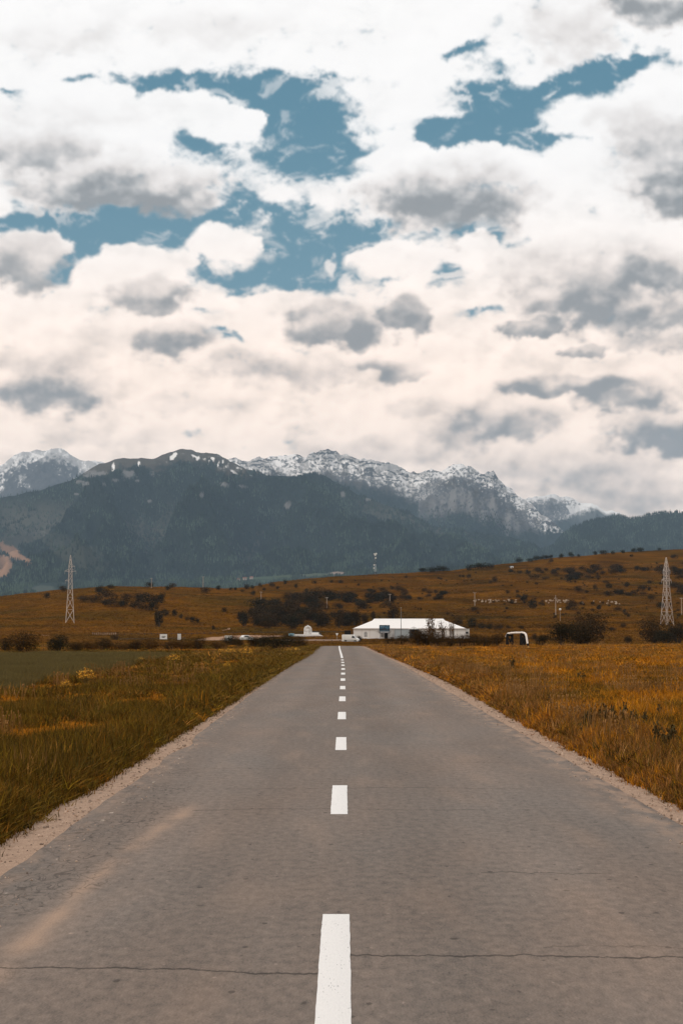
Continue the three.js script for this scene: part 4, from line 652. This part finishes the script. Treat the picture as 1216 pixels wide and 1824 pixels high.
{ const o = thing('street_lamp', 'round white lamp on a thin post right of the tall pole', 'lamp'), p = place(o, 997, 1106), H = 19 * p.m; part('post', new THREE.CylinderGeometry(.06, .09, H + .3, 6).translate(0, H / 2 - .15, 0), POLE, o); part('globe', new THREE.SphereGeometry(.5, 12, 8).translate(0, H + .3, 0), LAMPGLASS, o); }
{ const o = thing('mast', 'thin grey flag mast standing in front of the marquee roof', 'mast'), p = place(o, 714, 1140), H = 57 * p.m; part('post', new THREE.CylinderGeometry(.07, .12, H + .3, 8).translate(0, H / 2 - .15, 0), std(.16, .15, .15, .6), o); part('finial', new THREE.SphereGeometry(.16, 8, 6).translate(0, H, 0), RIM, o); }

// the marquee
{
  const o = thing('marquee', 'long white marquee with a hipped roof and arched windows', 'marquee'), p = place(o, 729, 1138), m = p.m, L = 198 * m, Hr = 35 * m, He = 18.5 * m, D = 15, rl = 122 * m, hx = L / 2, z0 = 0, z1 = -D, off = (721.5 - 729) * m;
  const n = 14, w = L / n, seam = .04;
  for (let k = 0; k < n; k++) {
    const x = -hx + w * (k + .5), isWin = k === 1 || k === 3 || k === 10; const s = new THREE.Shape(); s.moveTo(-w / 2 + seam, -.6); s.lineTo(w / 2 - seam, -.6); s.lineTo(w / 2 - seam, He); s.lineTo(-w / 2 + seam, He); s.closePath();
    if (isWin) { const q = new THREE.Path(), hw = .46; q.moveTo(-hw, .6); q.lineTo(hw, .6); q.lineTo(hw, 1.75); q.absarc(0, 1.75, hw, 0, Math.PI, false); q.closePath(); s.holes.push(q); }
    const g = new THREE.ExtrudeGeometry(s, { depth: .05, bevelEnabled: false, curveSegments: 8 }); g.translate(x, 0, -.05); const panel = part('wall_panel', g, CLOTH, o);
    if (isWin) { const f = new THREE.Shape(); f.moveTo(-.46, .6); f.lineTo(.46, .6); f.lineTo(.46, 1.75); f.absarc(0, 1.75, .46, 0, Math.PI, false); const pg = new THREE.ShapeGeometry(f, 8); pg.translate(x, 0, -.035); part('window_pane', pg, std(.36, .35, .35, .25), panel); part('glazing_bar', merged([box(.04, 1.6, .03, x, 1.4, -.02), box(.92, .04, .03, x, 1.3, -.02)]), CLOTH, panel); }
  }
  for (let k = 0; k <= n; k++) part('frame_post', rbox(.09, He + .6, .12, .02, -hx + w * k, He / 2 - .3, -.02), STEEL, o);
  for (const s of [-1, 1]) for (let k = 0; k < 4; k++) part('wall_panel', box(.05, He + .6, D / 4 - seam * 2, s * hx, He / 2 - .3, -D / 4 * (k + .5)), CLOTH, o);
  part('back_wall', box(L, He + .6, .05, 0, He / 2 - .3, -D + .04), CLOTH, o);
  const e = .25, y = He, P = [[-hx - e, y, e], [hx + e, y, e], [hx + e, y, -D - e], [-hx - e, y, -D - e], [-rl / 2 - .6 + off * 0, Hr - .35, -D / 2 + 1.1], [rl / 2 + .6, Hr - .35, -D / 2 + 1.1], [rl / 2 + .6, Hr - .35, -D / 2 - 1.1], [-rl / 2 - .6, Hr - .35, -D / 2 - 1.1]];
  part('front_roof', poly(P, [[0, 1, 5, 4]]), CLOTH, o); part('back_roof', poly(P, [[2, 3, 7, 6]]), CLOTH, o); part('hip_roof', poly(P, [[1, 2, 6, 5]]), CLOTH, o); part('hip_roof', poly(P, [[3, 0, 4, 7]]), CLOTH, o);
  part('ridge_cap', poly([[-rl / 2 - .7, Hr - .37, -D / 2 + 1.15], [rl / 2 + .7, Hr - .37, -D / 2 + 1.15], [rl / 2 + .2, Hr + .2, -D / 2], [-rl / 2 - .2, Hr + .2, -D / 2], [rl / 2 + .7, Hr - .37, -D / 2 - 1.15], [-rl / 2 - .7, Hr - .37, -D / 2 - 1.15]], [[0, 1, 2, 3], [4, 5, 3, 2], [1, 4, 2], [5, 0, 3]]), WHITE, o);
  part('eave_beam', merged([box(L + .5, .16, .1, 0, y - .04, e + .02), box(.1, .16, D + .3, -hx - e - .02, y - .04, -D / 2), box(.1, .16, D + .3, hx + e + .02, y - .04, -D / 2)]), STEEL, o);
  part('skirt', box(L, .35, .14, 0, -.02, .04), WHITE, o);
  o.rotation.y = 0;
  // hoarding with a mountain picture
  const h = thing('billboard', 'dark picture hoarding of a mountain lake on the marquee front', 'billboard'), hw = 18.5 * m, hh = 14.5 * m; h.position.set(p.x + (684.5 - 729) * m, p.y, p.z + 1.2);
  const pic = dataTexture(256, 192, (i, j, c) => { const x = i / 256, v = j / 192, ridge = .52 + .22 * Math.exp(-(((x - .45) / .16) ** 2)) + .12 * fbm(x * 7, 3, 4), shore = .30 + .03 * fbm(x * 9, 8, 3), cl = fbm(x * 4, v * 9, 4); if (v > ridge) { const t = step(.1, .5, cl); c[0] = mix(.025, .35, t); c[1] = mix(.10, .42, t); c[2] = mix(.17, .5, t); } else if (v > shore) { const t = step(.25, .5, fbm(x * 16, v * 12, 4)); c[0] = mix(.012, .2, t); c[1] = mix(.022, .24, t); c[2] = mix(.035, .29, t); } else if (v > .2) { c[0] = .12; c[1] = .2; c[2] = .27; } else { const t = v < .16 ? .7 : .2; c[0] = .55 * t; c[1] = .55 * t; c[2] = .58 * t; } });
  const cy = 24.5 * m - hh / 2; part('picture', new THREE.PlaneGeometry(hw - .3, hh - .3).translate(0, cy, .061), new THREE.MeshStandardMaterial({ map: pic, roughness: .5, side: THREE.DoubleSide }), h); part('board', box(hw, hh, .1, 0, cy, 0), DARK, h); for (const s of [-1, 1]) part('post', box(.14, cy + .6, .14, s * hw * .42, (cy - .6) / 2, -.13), RIM, h);
  // entrance tunnel under the hoarding
  const d = thing('entrance_porch', 'small white porch with a dark doorway under the hoarding', 'porch'); d.position.set(p.x + (684.5 - 729) * m, p.y, p.z + .35); part('door_leaf', box(1.0, 2.1, .06, .5, 1.0, .36), DARK, d); for (const s of [-1, 1]) part('side_panel', box(1.2, 2.4, .08, s * 1.75, 1.15, .3), CLOTH, d); part('lintel', box(4.7, .18, .5, 0, 2.45, .3), WHITE, d);
  // site container
  const c = thing('site_container', 'pale blue grey container in front of the marquee wall', 'container'), cw = 26 * m, ch = 18 * m; c.position.set(p.x + (715 - 729) * m, p.y, p.z + 3.4); part('body', rbox(cw, ch, 2.4, .06, 0, ch / 2 - .15, -1.3), GREY, c); for (let k = 0; k < 9; k++) part('rib', box(.09, ch - .4, .06, -cw / 2 + cw * (k + .5) / 9, ch / 2 - .15, -.08), GREY, c); part('edge_frame', merged([box(.12, ch, .12, -cw / 2 - .02, ch / 2 - .15, -.08), box(.12, ch, .12, cw / 2 + .02, ch / 2 - .15, -.08), box(cw, .12, .12, 0, ch - .2, -.07)]), RIM, c);
  // small gabled tent
  const g = thing('gabled_tent', 'small grey peaked tent beside the pale container', 'tent'), gw = 19 * m; g.position.set(p.x + (736 - 729) * m, p.y, p.z + 3.2); const gy = 17.2 * m, gr = 22 * m, GP = [[-gw / 2, gy, 0], [gw / 2, gy, 0], [gw / 2, gy, -3], [-gw / 2, gy, -3], [0, gr, -1.5]]; part('roof', poly(GP, [[0, 1, 4], [1, 2, 4], [2, 3, 4], [3, 0, 4]]), std(.55, .52, .5, .7), g); for (const [x, z] of [[-1, 0], [1, 0], [1, -3], [-1, -3]]) part('post', box(.1, gy + .4, .1, x * gw / 2 * .97, gy / 2 - .2, z), RIM, g); part('dark_opening', box(gw * .94, gy + .2, .06, 0, gy / 2 - .1, -2.9), std(.08, .08, .085, .9), g);  // dark back panel painted in for the shade inside the tent openings
  // cabin at the right end
  const b = thing('site_cabin', 'small white cabin with a dark window at the marquee right end', 'cabin'); b.position.set(p.x + (829 - 729) * m, p.y, p.z - 1.0); const bw = 13.5 * m, bh = 17.5 * m; part('body', rbox(bw, bh + .4, 2.6, .05, 0, bh / 2 - .2, -1.3), WHITE, b); part('roof', box(bw + .2, .12, 2.8, 0, bh + .07, -1.3), RIM, b); const win = part('window', box(.8, .7, .06, .42, bh * .62, .02), GLASS, b); part('frame', merged([box(.92, .07, .08, .42, bh * .62 + .36, .03), box(.92, .07, .08, .42, bh * .62 - .36, .03)]), WHITE, win); part('door', box(.75, 1.9, .05, -.6, .95, .02), std(.6, .5, .45, .7), b); part('louvre', box(.6, .5, .05, .42, bh * .3, .02), std(.5, .38, .3, .8), b);
  // low white car glimpsed behind the trees
}
// van
function wheel(parent, x, z, r, w) { const g = new THREE.TorusGeometry(r * .74, r * .27, 8, 20); g.scale(1, 1, w / (r * .54)); g.translate(x, r, z); const t = part('wheel', g, TYRE, parent); const c = new THREE.CylinderGeometry(r * .58, r * .58, w * .7, 16); c.rotateX(Math.PI / 2); c.translate(x, r, z); part('rim', c, RIM, t); return t; }
function profileBody(points, width, bevel) { const s = new THREE.Shape(); s.moveTo(...points[0]); for (const q of points.slice(1)) q.length === 2 ? s.lineTo(...q) : s.quadraticCurveTo(...q); const g = new THREE.ExtrudeGeometry(s, { depth: width - bevel * 2, bevelEnabled: true, bevelThickness: bevel, bevelSize: bevel, bevelSegments: 3, curveSegments: 8 }); g.translate(0, 0, -(width - bevel * 2) / 2); return toCreasedNormals(g, .6); }
const CAR_PAINT = new THREE.MeshPhysicalMaterial({ color: C(.80, .78, .76), roughness: .35, clearcoat: .6, clearcoatRoughness: .1, side: THREE.DoubleSide });
{
  const o = thing('delivery_van', 'white delivery van parked at the end of the road', 'van'); place(o, 624.5, 1144.5, -.22); o.scale.setScalar(.88);
  part('body', profileBody([[-2.45, .45], [-2.5, 2.15], [-2.45, 2.3, -2.3, 2.32], [.72, 2.32], [.95, 2.3, 1.1, 2.1], [1.72, 1.36], [2.3, 1.16, 2.48, .95], [2.52, .45], [2.05, .42], [1.95, .86, 1.55, .86], [1.15, .86, 1.05, .42], [-.95, .42], [-1.05, .86, -1.45, .86], [-1.85, .86, -1.95, .42]], 1.95, .07), CAR_PAINT, o);
  for (const s of [-1, 1]) { const sw = part('side_window', poly([[.55, 1.38, s * .983], [1.62, 1.38, s * .983], [1.12, 2.0, s * .983], [.6, 2.02, s * .983]], [[0, 1, 2, 3]]), GLASS, o); part('mirror', rbox(.16, .26, .14, .04, 1.38, 1.42, s * 1.06), DARK, sw); part('door_seam', box(.02, 1.5, .012, .42, 1.25, s * .984), RIM, o); part('side_trim', box(3.2, .12, .02, -.4, .72, s * .988), DARK, o); }
  part('windscreen', poly([[1.79, 1.40, -.85], [1.79, 1.40, .85], [1.2, 2.12, .78], [1.2, 2.12, -.78]], [[0, 1, 2, 3]]), GLASS, o); part('bumper', rbox(.16, .3, 1.9, .06, 2.54, .52, 0), DARK, o);
  for (const s of [-1, 1]) { part('headlight', rbox(.1, .22, .36, .04, 2.5, .92, s * .7), LAMPGLASS, o); part('tail_light', rbox(.06, .5, .14, .02, -2.57, 1.1, s * .85), RED, o); wheel(o, 1.5, s * .84, .34, .22); wheel(o, -1.45, s * .84, .34, .22); }
}
{ const o = thing('dark_skip', 'black box container behind the white van', 'container'), p = place(o, 619, 1138, 0), m = p.m; part('body', rbox(11 * m, 15 * m, 1.6, .05, 0, 7.5 * m - .1, 0), DARK, o); part('lid', box(11.4 * m, .12, 1.75, 0, 15 * m, 0), TIMBER, o); }
// pavilion, plinth and ramp
{
  const q = groundAt(548, 1134), m = q.m, pl = thing('plinth', 'low white concrete plinth with a ramp below the pavilion', 'plinth'); pl.position.set(q.x, q.y, q.z); const h = 4.2 * m;
  part('slab', rbox(44 * m, h + .6, 4, .05, -2 * m, h / 2 - .3, -2), WHITE, pl); part('ramp', poly([[20 * m, h, -.02], [20 * m, h, -4], [31 * m, -.1, -3.6], [31 * m, -.1, .5], [20 * m, -.3, -.02], [20 * m, -.3, -4]], [[0, 1, 2, 3], [0, 3, 4], [1, 5, 2]]), WHITE, pl); part('step_block', rbox(13 * m, h * .9 + 1, 2.4, .05, 13 * m, h * .45 + .2, -2.2), WHITE, pl);
  const o = thing('pavilion', 'small white round domed pavilion on the plinth', 'pavilion'); o.position.set(q.x, q.y + h, q.z - 2); const r = 6.6 * m, ch = 9.2 * m;
  for (let k = 0; k < 8; k++) { const a = k / 8 * 6.283 + .2; part('column', new THREE.CylinderGeometry(.10, .12, ch, 8).translate(Math.cos(a) * r, ch / 2, Math.sin(a) * r), WHITE, o); }
  part('ring_beam', new THREE.TorusGeometry(r, .13, 6, 32).rotateX(Math.PI / 2).translate(0, ch, 0), WHITE, o);
  for (let k = 0; k < 8; k++) { const a = k / 8 * 6.283 + .2, c = new THREE.QuadraticBezierCurve3(new THREE.Vector3(Math.cos(a) * r, ch, Math.sin(a) * r), new THREE.Vector3(Math.cos(a) * r * .9, ch + 5.2 * m, Math.sin(a) * r * .9), new THREE.Vector3(0, ch + 5.8 * m, 0)); part('dome_rib', new THREE.TubeGeometry(c, 8, .09, 5), WHITE, o); }
  part('dome_ring', new THREE.TorusGeometry(r * .72, .08, 6, 24).rotateX(Math.PI / 2).translate(0, ch + 3.4 * m, 0), WHITE, o); part('finial', new THREE.SphereGeometry(.2, 8, 6).translate(0, ch + 6.1 * m, 0), WHITE, o); part('railing', new THREE.TorusGeometry(r, .07, 5, 28, 4.6).rotateX(Math.PI / 2).translate(0, ch * .28, 0), WHITE, o); part('arch', new THREE.TorusGeometry(r * .55, .14, 6, 20, Math.PI).translate(0, ch * .62, 0), WHITE, o);
  const s = thing('sculpture', 'white round sculpture inside the domed pavilion', 'sculpture'); s.position.set(q.x, q.y + h, q.z - 2); part('drum', new THREE.LatheGeometry([[0, 0], [.55, 0], [.5, .25], [.32, .5], [.45, .9], [.6, 1.2], [.5, 1.6], [0, 1.75]].map(([a, b]) => new THREE.Vector2(a, b)), 14), WHITE, s);
  const c = thing('parked_car', 'dark car parked behind the pavilion', 'car'); c.position.set(q.x + 13 * m, q.y + .1, q.z - 9); c.rotation.y = .1;
  part('body', profileBody([[-1.9, .35], [-1.95, .9], [-1.75, 1.0, -1.6, 1.02], [-1.1, 1.5], [-.9, 1.58, .3, 1.56], [.95, 1.05], [1.8, .95, 1.9, .75], [1.92, .35]], 1.7, .08), new THREE.MeshPhysicalMaterial({ color: C(.012, .014, .016), roughness: .4, clearcoat: .5 }), c); for (const z of [-.86, .86]) part('side_window', poly([[-1.1, 1.06, z], [.75, 1.06, z], [.25, 1.48, z], [-.9, 1.48, z]], [[0, 1, 2, 3]]), GLASS, c); for (const s2 of [-1, 1]) { wheel(c, 1.2, s2 * .74, .3, .2); wheel(c, -1.2, s2 * .74, .3, .2); }
}
// signs and boards on the left
function board(px, py, w, h, label, mat, lines, turn = 0) { const o = thing('notice_board', label, 'sign'), p = place(o, px, py, turn), m = p.m; const b = part('panel', rbox(w * m, h * m, .08, .02, 0, h * m * .55 + .15, 0), mat, o); lines.forEach(([x, y, l]) => part('lettering', box(l * w * m, .13, .012, x * w * m, (y * .5 + .55) * h * m + .15, .047), DARK, b)); for (const s of [-1, 1]) part('post', box(.09, h * m * .8 + .4, .09, s * w * m * .36, h * m * .4 - .2, -.09), TIMBER, o); return o; }
board(291.5, 1140, 13, 9, 'wide white board with dark lettering below the left hill', WHITE, [[.05, .18, .5], [-.05, -.12, .6], [.0, -.3, .3]]); board(319.5, 1141, 6.6, 10.5, 'narrow tall white board right of the lettered board', WHITE, [], .5); board(519, 1134, 9.5, 4.6, 'pale blue information sign left of the plinth', std(.25, .45, .56, .5), [[-.1, .15, .4], [.1, -.2, .5]]);
{ const o = thing('white_panel', 'white panel box partly hidden by a shrub on the left', 'panel'), p = place(o, 407, 1142), m = p.m; part('body', rbox(12.5 * m, 10 * m, .9, .12, 0, 5 * m - .1, 0), WHITE, o); part('rim', box(12.9 * m, .14, 1.0, 0, 9.6 * m, 0), LAMPGLASS, o); }
{ const o = thing('parked_car', 'white car half hidden behind the dark shrubs on the left', 'car'); place(o, 439, 1141, .5); part('body', profileBody([[-1.9, .35], [-1.95, .9], [-1.75, 1.0, -1.6, 1.02], [-1.1, 1.45], [-.9, 1.52, .3, 1.5], [.95, 1.02], [1.8, .92, 1.9, .72], [1.92, .35]], 1.7, .08), CAR_PAINT, o); for (const z of [-.86, .86]) part('side_window', poly([[-1.1, 1.04, z], [.75, 1.04, z], [.25, 1.42, z], [-.9, 1.42, z]], [[0, 1, 2, 3]]), GLASS, o); for (const s of [-1, 1]) { wheel(o, 1.2, s * .74, .3, .2); wheel(o, -1.2, s * .74, .3, .2); } }
{ const o = thing('road_sign', 'pale triangular give way sign seen from behind, left of the van', 'sign'), p = place(o, 600, 1140), m = p.m; part('post', new THREE.CylinderGeometry(.05, .05, 6 * m + .4, 6).translate(0, 3 * m - .1, 0), RIM, o); const y = 12 * m, s = 2.6 * m; part('plate', poly([[-s, y, .06], [s, y, .06], [0, y - 1.9 * s, .06], [-s, y, .02], [s, y, .02], [0, y - 1.9 * s, .02]], [[0, 1, 2], [3, 5, 4], [0, 3, 4, 1], [1, 4, 5, 2], [2, 5, 3, 0]]), WHITE, o); }
{ const o = thing('hill_hut', 'small white hut high on the right hillside', 'hut'), p = place(o, 910, 1012), m = p.m; part('wall', box(7 * m, 2.4 * m, 3, 0, 1.0 * m, 0), WHITE, o); part('roof', poly([[-3.8 * m, 2.2 * m, 1.7], [3.8 * m, 2.2 * m, 1.7], [3.8 * m, 2.2 * m, -1.7], [-3.8 * m, 2.2 * m, -1.7], [-3.6 * m, 3.6 * m, 0], [3.6 * m, 3.6 * m, 0]], [[0, 1, 5, 4], [2, 3, 4, 5], [1, 2, 5], [3, 0, 4]]), RIM, o); part('window', box(.9, .8, .06, .4, 1.2 * m, 1.52), GLASS, o); part('door', box(.9, 1.8, .06, -1.4, .8, 1.52), DARK, o); }
// the insulated pipe carried over on trestles
{
  const o = thing('pipe_arch', 'white insulated pipe rising and bending over two dark trestles', 'pipe'), p = place(o, 923, 1151, 0), m = p.m, at = (x, y, z) => new THREE.Vector3((x - 923) * m, (1151 - y) * m, z);
  const path = new THREE.CatmullRomCurve3([at(908, 1134, -4.2), at(909, 1130, -3.6), at(912, 1128.3, -2.4), at(918, 1127.4, -1.6), at(926, 1127.2, -.6), at(931, 1127.2, 0), at(933.5, 1128.5, .5), at(934.8, 1131, .8), at(935.6, 1137, 1.0), at(937, 1148, 1.2)], false, 'centripetal');
  part('insulated_pipe', new THREE.TubeGeometry(path, 60, 1.75 * m, 14), std(.78, .70, .64, .65), o); part('bare_pipe', new THREE.TubeGeometry(new THREE.LineCurve3(at(936.8, 1146.5, 1.2), at(938, 1152.5, 1.3)), 2, 2.1 * m, 14), DARK, o);
  for (const t of [.18, .34, .5, .66, .82]) { const c = path.getPointAt(t), g = new THREE.TorusGeometry(1.78 * m, .025, 5, 16); g.applyQuaternion(new THREE.Quaternion().setFromUnitVectors(new THREE.Vector3(0, 0, 1), path.getTangentAt(t))); g.translate(c.x, c.y, c.z); part('clamp_band', g, STEEL, o); }
  for (const [x0, x1, z, top, bot, name] of [[907.5, 916.5, -2.8, 1131.2, 1150.5, 'a'], [928, 934, -.2, 1130.2, 1152.5, 'b']]) {
    const tr = part('trestle', merged([bar([(x0 - 923) * m, (1151 - bot) * m - .3, z + .5], [(x0 - 923) * m, (1151 - top) * m, z + .3], .095, 6), bar([(x1 - 923) * m, (1151 - bot) * m - .3, z + .5], [(x1 - 923) * m, (1151 - top) * m, z + .3], .095, 6), bar([(x0 - 923) * m, (1151 - bot) * m - .3, z - .7], [(x0 - 923) * m, (1151 - top) * m, z - .5], .095, 6), bar([(x1 - 923) * m, (1151 - bot) * m - .3, z - .7], [(x1 - 923) * m, (1151 - top) * m, z - .5], .095, 6)]), DARK, o);
    part('cross_brace', merged([bar([(x0 - 923) * m, .15, z + .5], [(x1 - 923) * m, (1151 - top) * m - .2, z + .32], .08, 5), bar([(x1 - 923) * m, .15, z + .5], [(x0 - 923) * m, (1151 - top) * m - .2, z + .32], .08, 5)]), DARK, tr); part('saddle_beam', rbox((x1 - x0 + 3) * m, .26, .4, .03, ((x0 + x1) / 2 - 923) * m, (1151 - top) * m, z), DARK, tr);
  }
  for (const [x, y, h, l] of [[901.5, 1148, 6, 'pale marker stake left of the pipe arch'], [942, 1155, 4, 'short tilted yellow marker by the foot of the pipe']]) { const s = thing('marker_stake', l, 'stake'), q = place(s, x, y); const g = new RoundedBoxGeometry(.12, h * q.m + .2, .1, 2, .02); g.translate(0, h * q.m / 2 - .1, 0); part('stake', g, std(.62, .42, .16, .8), s); s.rotation.z = x > 920 ? .5 : -.12; }
}
// post and rail fences
function fence(list, label, hpx, mat, rails, gapPx) {
  const o = thing('fence', label, 'fence'), pts = []; const a = groundAt(...list[0]); o.position.set(a.x, a.y, a.z);
  for (let k = 0; k < list.length - 1; k++) { const [x0, y0] = list[k], [x1, y1] = list[k + 1], n = Math.max(1, Math.round(Math.abs(x1 - x0) / gapPx)); for (let i = k ? 1 : 0; i <= n; i++) pts.push(groundAt(mix(x0, x1, i / n) + (fr() - .5) * gapPx * .15, mix(y0, y1, i / n))); }
  pts.forEach((q, i) => { const h = hpx * q.m * (.9 + .2 * fr()); part('post', box(.17, h + .3, .17, q.x - a.x, q.y - a.y + h / 2 - .15, q.z - a.z, fr()), mat, o); if (rails && i) { const b = pts[i - 1]; for (const t of rails) part('rail', bar([b.x - a.x, b.y - a.y + hpx * b.m * t, b.z - a.z], [q.x - a.x, q.y - a.y + hpx * q.m * t, q.z - a.z], .055, 5), mat, o); } });
  return o;
}
fence([[166, 1131], [206, 1131.5]], 'short run of pale fence posts on the left', 4.4, POLE, null, 3.4); fence([[210, 1132], [330, 1131], [420, 1129], [560, 1127.5], [618, 1127.5]], 'long dark post fence below the left hill', 3.6, TIMBER, [.72], 11.5); fence([[214, 1140], [282, 1139.5], [330, 1138.5]], 'low rail fence beside the lettered white board', 3.2, TIMBER, [.8, .4], 13);
for (let k = 0; k < 9; k++) { const o = thing('bollard', 'dark wooden bollard along the near edge of the cross road', 'bollard', 'bollards along the cross road'), p = place(o, 504 + k * 14.5, 1144.2 - k * .12), h = 3.0 * p.m; part('post', new THREE.CylinderGeometry(.13, .15, h + .3, 7).translate(0, h / 2 - .15, 0), TIMBER, o); part('cap', new THREE.CylinderGeometry(.05, .15, .1, 7).translate(0, h + .05, 0), TIMBER, o); }
for (let k = 0; k < 8; k++) { const o = thing('bollard', 'dark bollard in the row in front of the plinth', 'bollard', 'bollards in front of the plinth'), p = place(o, 540 + k * 10.2, 1137.6), h = 2.4 * p.m; part('post', new THREE.CylinderGeometry(.13, .15, h + .3, 7).translate(0, h / 2 - .15, 0), TIMBER, o); part('cap', new THREE.CylinderGeometry(.05, .15, .1, 7).translate(0, h + .05, 0), TIMBER, o); }
// pale ground: cross road, car park and dirt track, draped over the land
function drape(name, label, category, outline, mat, lift = .05) {
  const near = outline.map(([x, y0, y1]) => [groundAt(x, y1), groundAt(x, y0)]), n = near.length - 1;
  const g = sheet(n * 10, 8, (a, b) => { const t = Math.min(n - 1e-6, a * n), k = Math.floor(t), f = t - k, A = near[k], B = near[k + 1], d = mix(mix(A[0].d, B[0].d, f), mix(A[1].d, B[1].d, f), b), u = mix(mix(A[0].x / A[0].d, B[0].x / B[0].d, f), mix(A[1].x / A[1].d, B[1].x / B[1].d, f), b), x = u * d; return [x, ground(x, d) + lift, -d]; }, null, (p) => [p[0] / 6, p[2] / 6]);
  structure(name, g, mat, label, category);
}
const dirtMat = new THREE.MeshPhysicalMaterial({ map: gravelMap, color: C(.95, .85, .78), roughness: 1, specularIntensity: 0, side: THREE.DoubleSide }), crossMat = new THREE.MeshPhysicalMaterial({ map: gravelMap, color: C(.62, .60, .58), roughness: 1, specularIntensity: 0, side: THREE.DoubleSide });
drape('cross_road', 'pale road crossing behind the end of the main road', 'road', [[500, 1139.2, 1142.2], [530, 1139.2, 1142.4], [600, 1139.0, 1142.0], [640, 1139.0, 1142.0]], crossMat);
drape('car_park', 'pale gravel car park behind the shrubs on the left', 'car park', [[350, 1139.5, 1141], [375, 1135.5, 1141], [410, 1132.5, 1140.5], [450, 1131.5, 1139], [480, 1131.5, 1135], [505, 1132, 1134]], dirtMat, .06);
drape('dirt_track', 'pale dirt track at the far left below the hill', 'track', [[-40, 1127.5, 1129], [0, 1128, 1129.6], [50, 1130, 1131.4], [88, 1132, 1133]], dirtMat, .06);
drape('hill_path', 'faint path climbing the left hill from the fence', 'path', [[396, 1122.5, 1123.6], [404, 1121, 1122.5], [410, 1118.5, 1121]], dirtMat, .06);
// sheep
{
  const R = 30, mc = new MarchingCubes(R, BARK, false, false, 20000), V3 = (x, y, z) => new THREE.Vector3(x, y, z), bones = [[V3(-.32, .62, 0), V3(.28, .64, 0), .23, .22], [V3(.28, .7, 0), V3(.5, .82, 0), .12, .10], [V3(.5, .84, 0), V3(.68, .76, 0), .10, .06], ...[[-.34, .1], [-.34, -.1], [.24, .1], [.24, -.1]].map(([x, z]) => [V3(x, .5, z), V3(x, .02, z), .07, .04])];
  const p = new THREE.Vector3(), ab = new THREE.Vector3(), ap = new THREE.Vector3();
  for (let k = 0; k < R; k++) for (let j = 0; j < R; j++) for (let i = 0; i < R; i++) { p.set((i - R / 2) / (R / 2), (j - R / 2) / (R / 2), (k - R / 2) / (R / 2)).multiplyScalar(.9); p.y += .55; let f = 9; for (const [a, b, r0, r1] of bones) { ab.subVectors(b, a); ap.subVectors(p, a); const t = clamp(ap.dot(ab) / ab.lengthSq()), d = ap.sub(ab.multiplyScalar(t)).length() - mix(r0, r1, t); const h = clamp(.5 + .5 * (f - d) / .06); f = mix(f, d, h) - .06 * h * (1 - h); } mc.field[k * R * R + j * R + i] = -f; }
  mc.isolation = 0; mc.update(); const n = mc.count, g = new THREE.BufferGeometry(); g.setAttribute('position', new THREE.BufferAttribute(mc.positionArray.slice(0, n * 3), 3)); g.setAttribute('normal', new THREE.BufferAttribute(mc.normalArray.slice(0, n * 3), 3)); g.scale(.9, .9, .9); g.translate(0, .55, 0);
  const wool = std(.48, .37, .28, 1), spots = [];
  for (let k = 0; k < 30; k++) spots.push([mix(843, 918, fr()), mix(1070, 1075, fr())]); for (let k = 0; k < 26; k++) spots.push([mix(968, 1012, fr()), mix(1070, 1075, fr())]); for (let k = 0; k < 16; k++) spots.push([mix(1034, 1103, fr()), mix(1071, 1078, fr())]);
  spots.forEach(([x, y], k) => { const o = new THREE.Mesh(g, wool); o.name = numbered('sheep'); tag(o, x < 930 ? 'white sheep in the flock left of the round bushes' : x < 1020 ? 'white sheep grazing between the round bushes and tall pole' : 'white sheep straggling right of the tall pole', 'sheep', x < 930 ? 'left flock' : x < 1020 ? 'middle flock' : 'right stragglers'); o.castShadow = o.receiveShadow = true; scene.add(o); place(o, x, y, fr() * 6.28); o.scale.setScalar(.75 + .35 * fr()); });
}
// houses of a far village below the massif
[[436, 1034, 1], [448, 1033, .8], [425, 1036, .7]].forEach(([u, py, s], k) => {
  const R = foothills; let best = 0; for (let t = 0; t < 1; t += .004) { const q = R.surf(u, t), e = HORIZON - (q[1] - EYE) * FOCAL / -q[2]; if (e <= py) { best = t; break; } } const q = R.surf(u, best || .6), w = 13 * s, o = thing('village_house', ['pale village house with a tall roof below the massif', 'small village house right of the pale one', 'small village house left of the pale one'][k], 'house', 'far village houses'); o.position.set(q[0], q[1] + 2.5, q[2]); o.rotation.y = .3 * k;
  part('wall', box(w, 6, 9, 0, 1, 0), std(.52, .42, .37, .9), o); const P = [[-w / 2 - .6, 4, 5], [w / 2 + .6, 4, 5], [w / 2 + .6, 4, -5], [-w / 2 - .6, 4, -5], [-w / 2, 9, 0], [w / 2, 9, 0]]; const rf = part('roof', poly(P, [[0, 1, 5, 4], [2, 3, 4, 5], [1, 2, 5], [3, 0, 4]]), std(.22, .10, .07, .9), o); part('chimney', box(1, 3, 1, w * .25, 8.5, 1), std(.25, .14, .1, .9), rf); for (const x of [-.28, .28]) part('window', box(1.6, 1.8, .1, x * w, 1.8, 4.52), GLASS, o); part('door', box(1.4, 2.6, .1, 0, -.6, 4.52), TIMBER, o);
});

renderer.render(scene, camera);
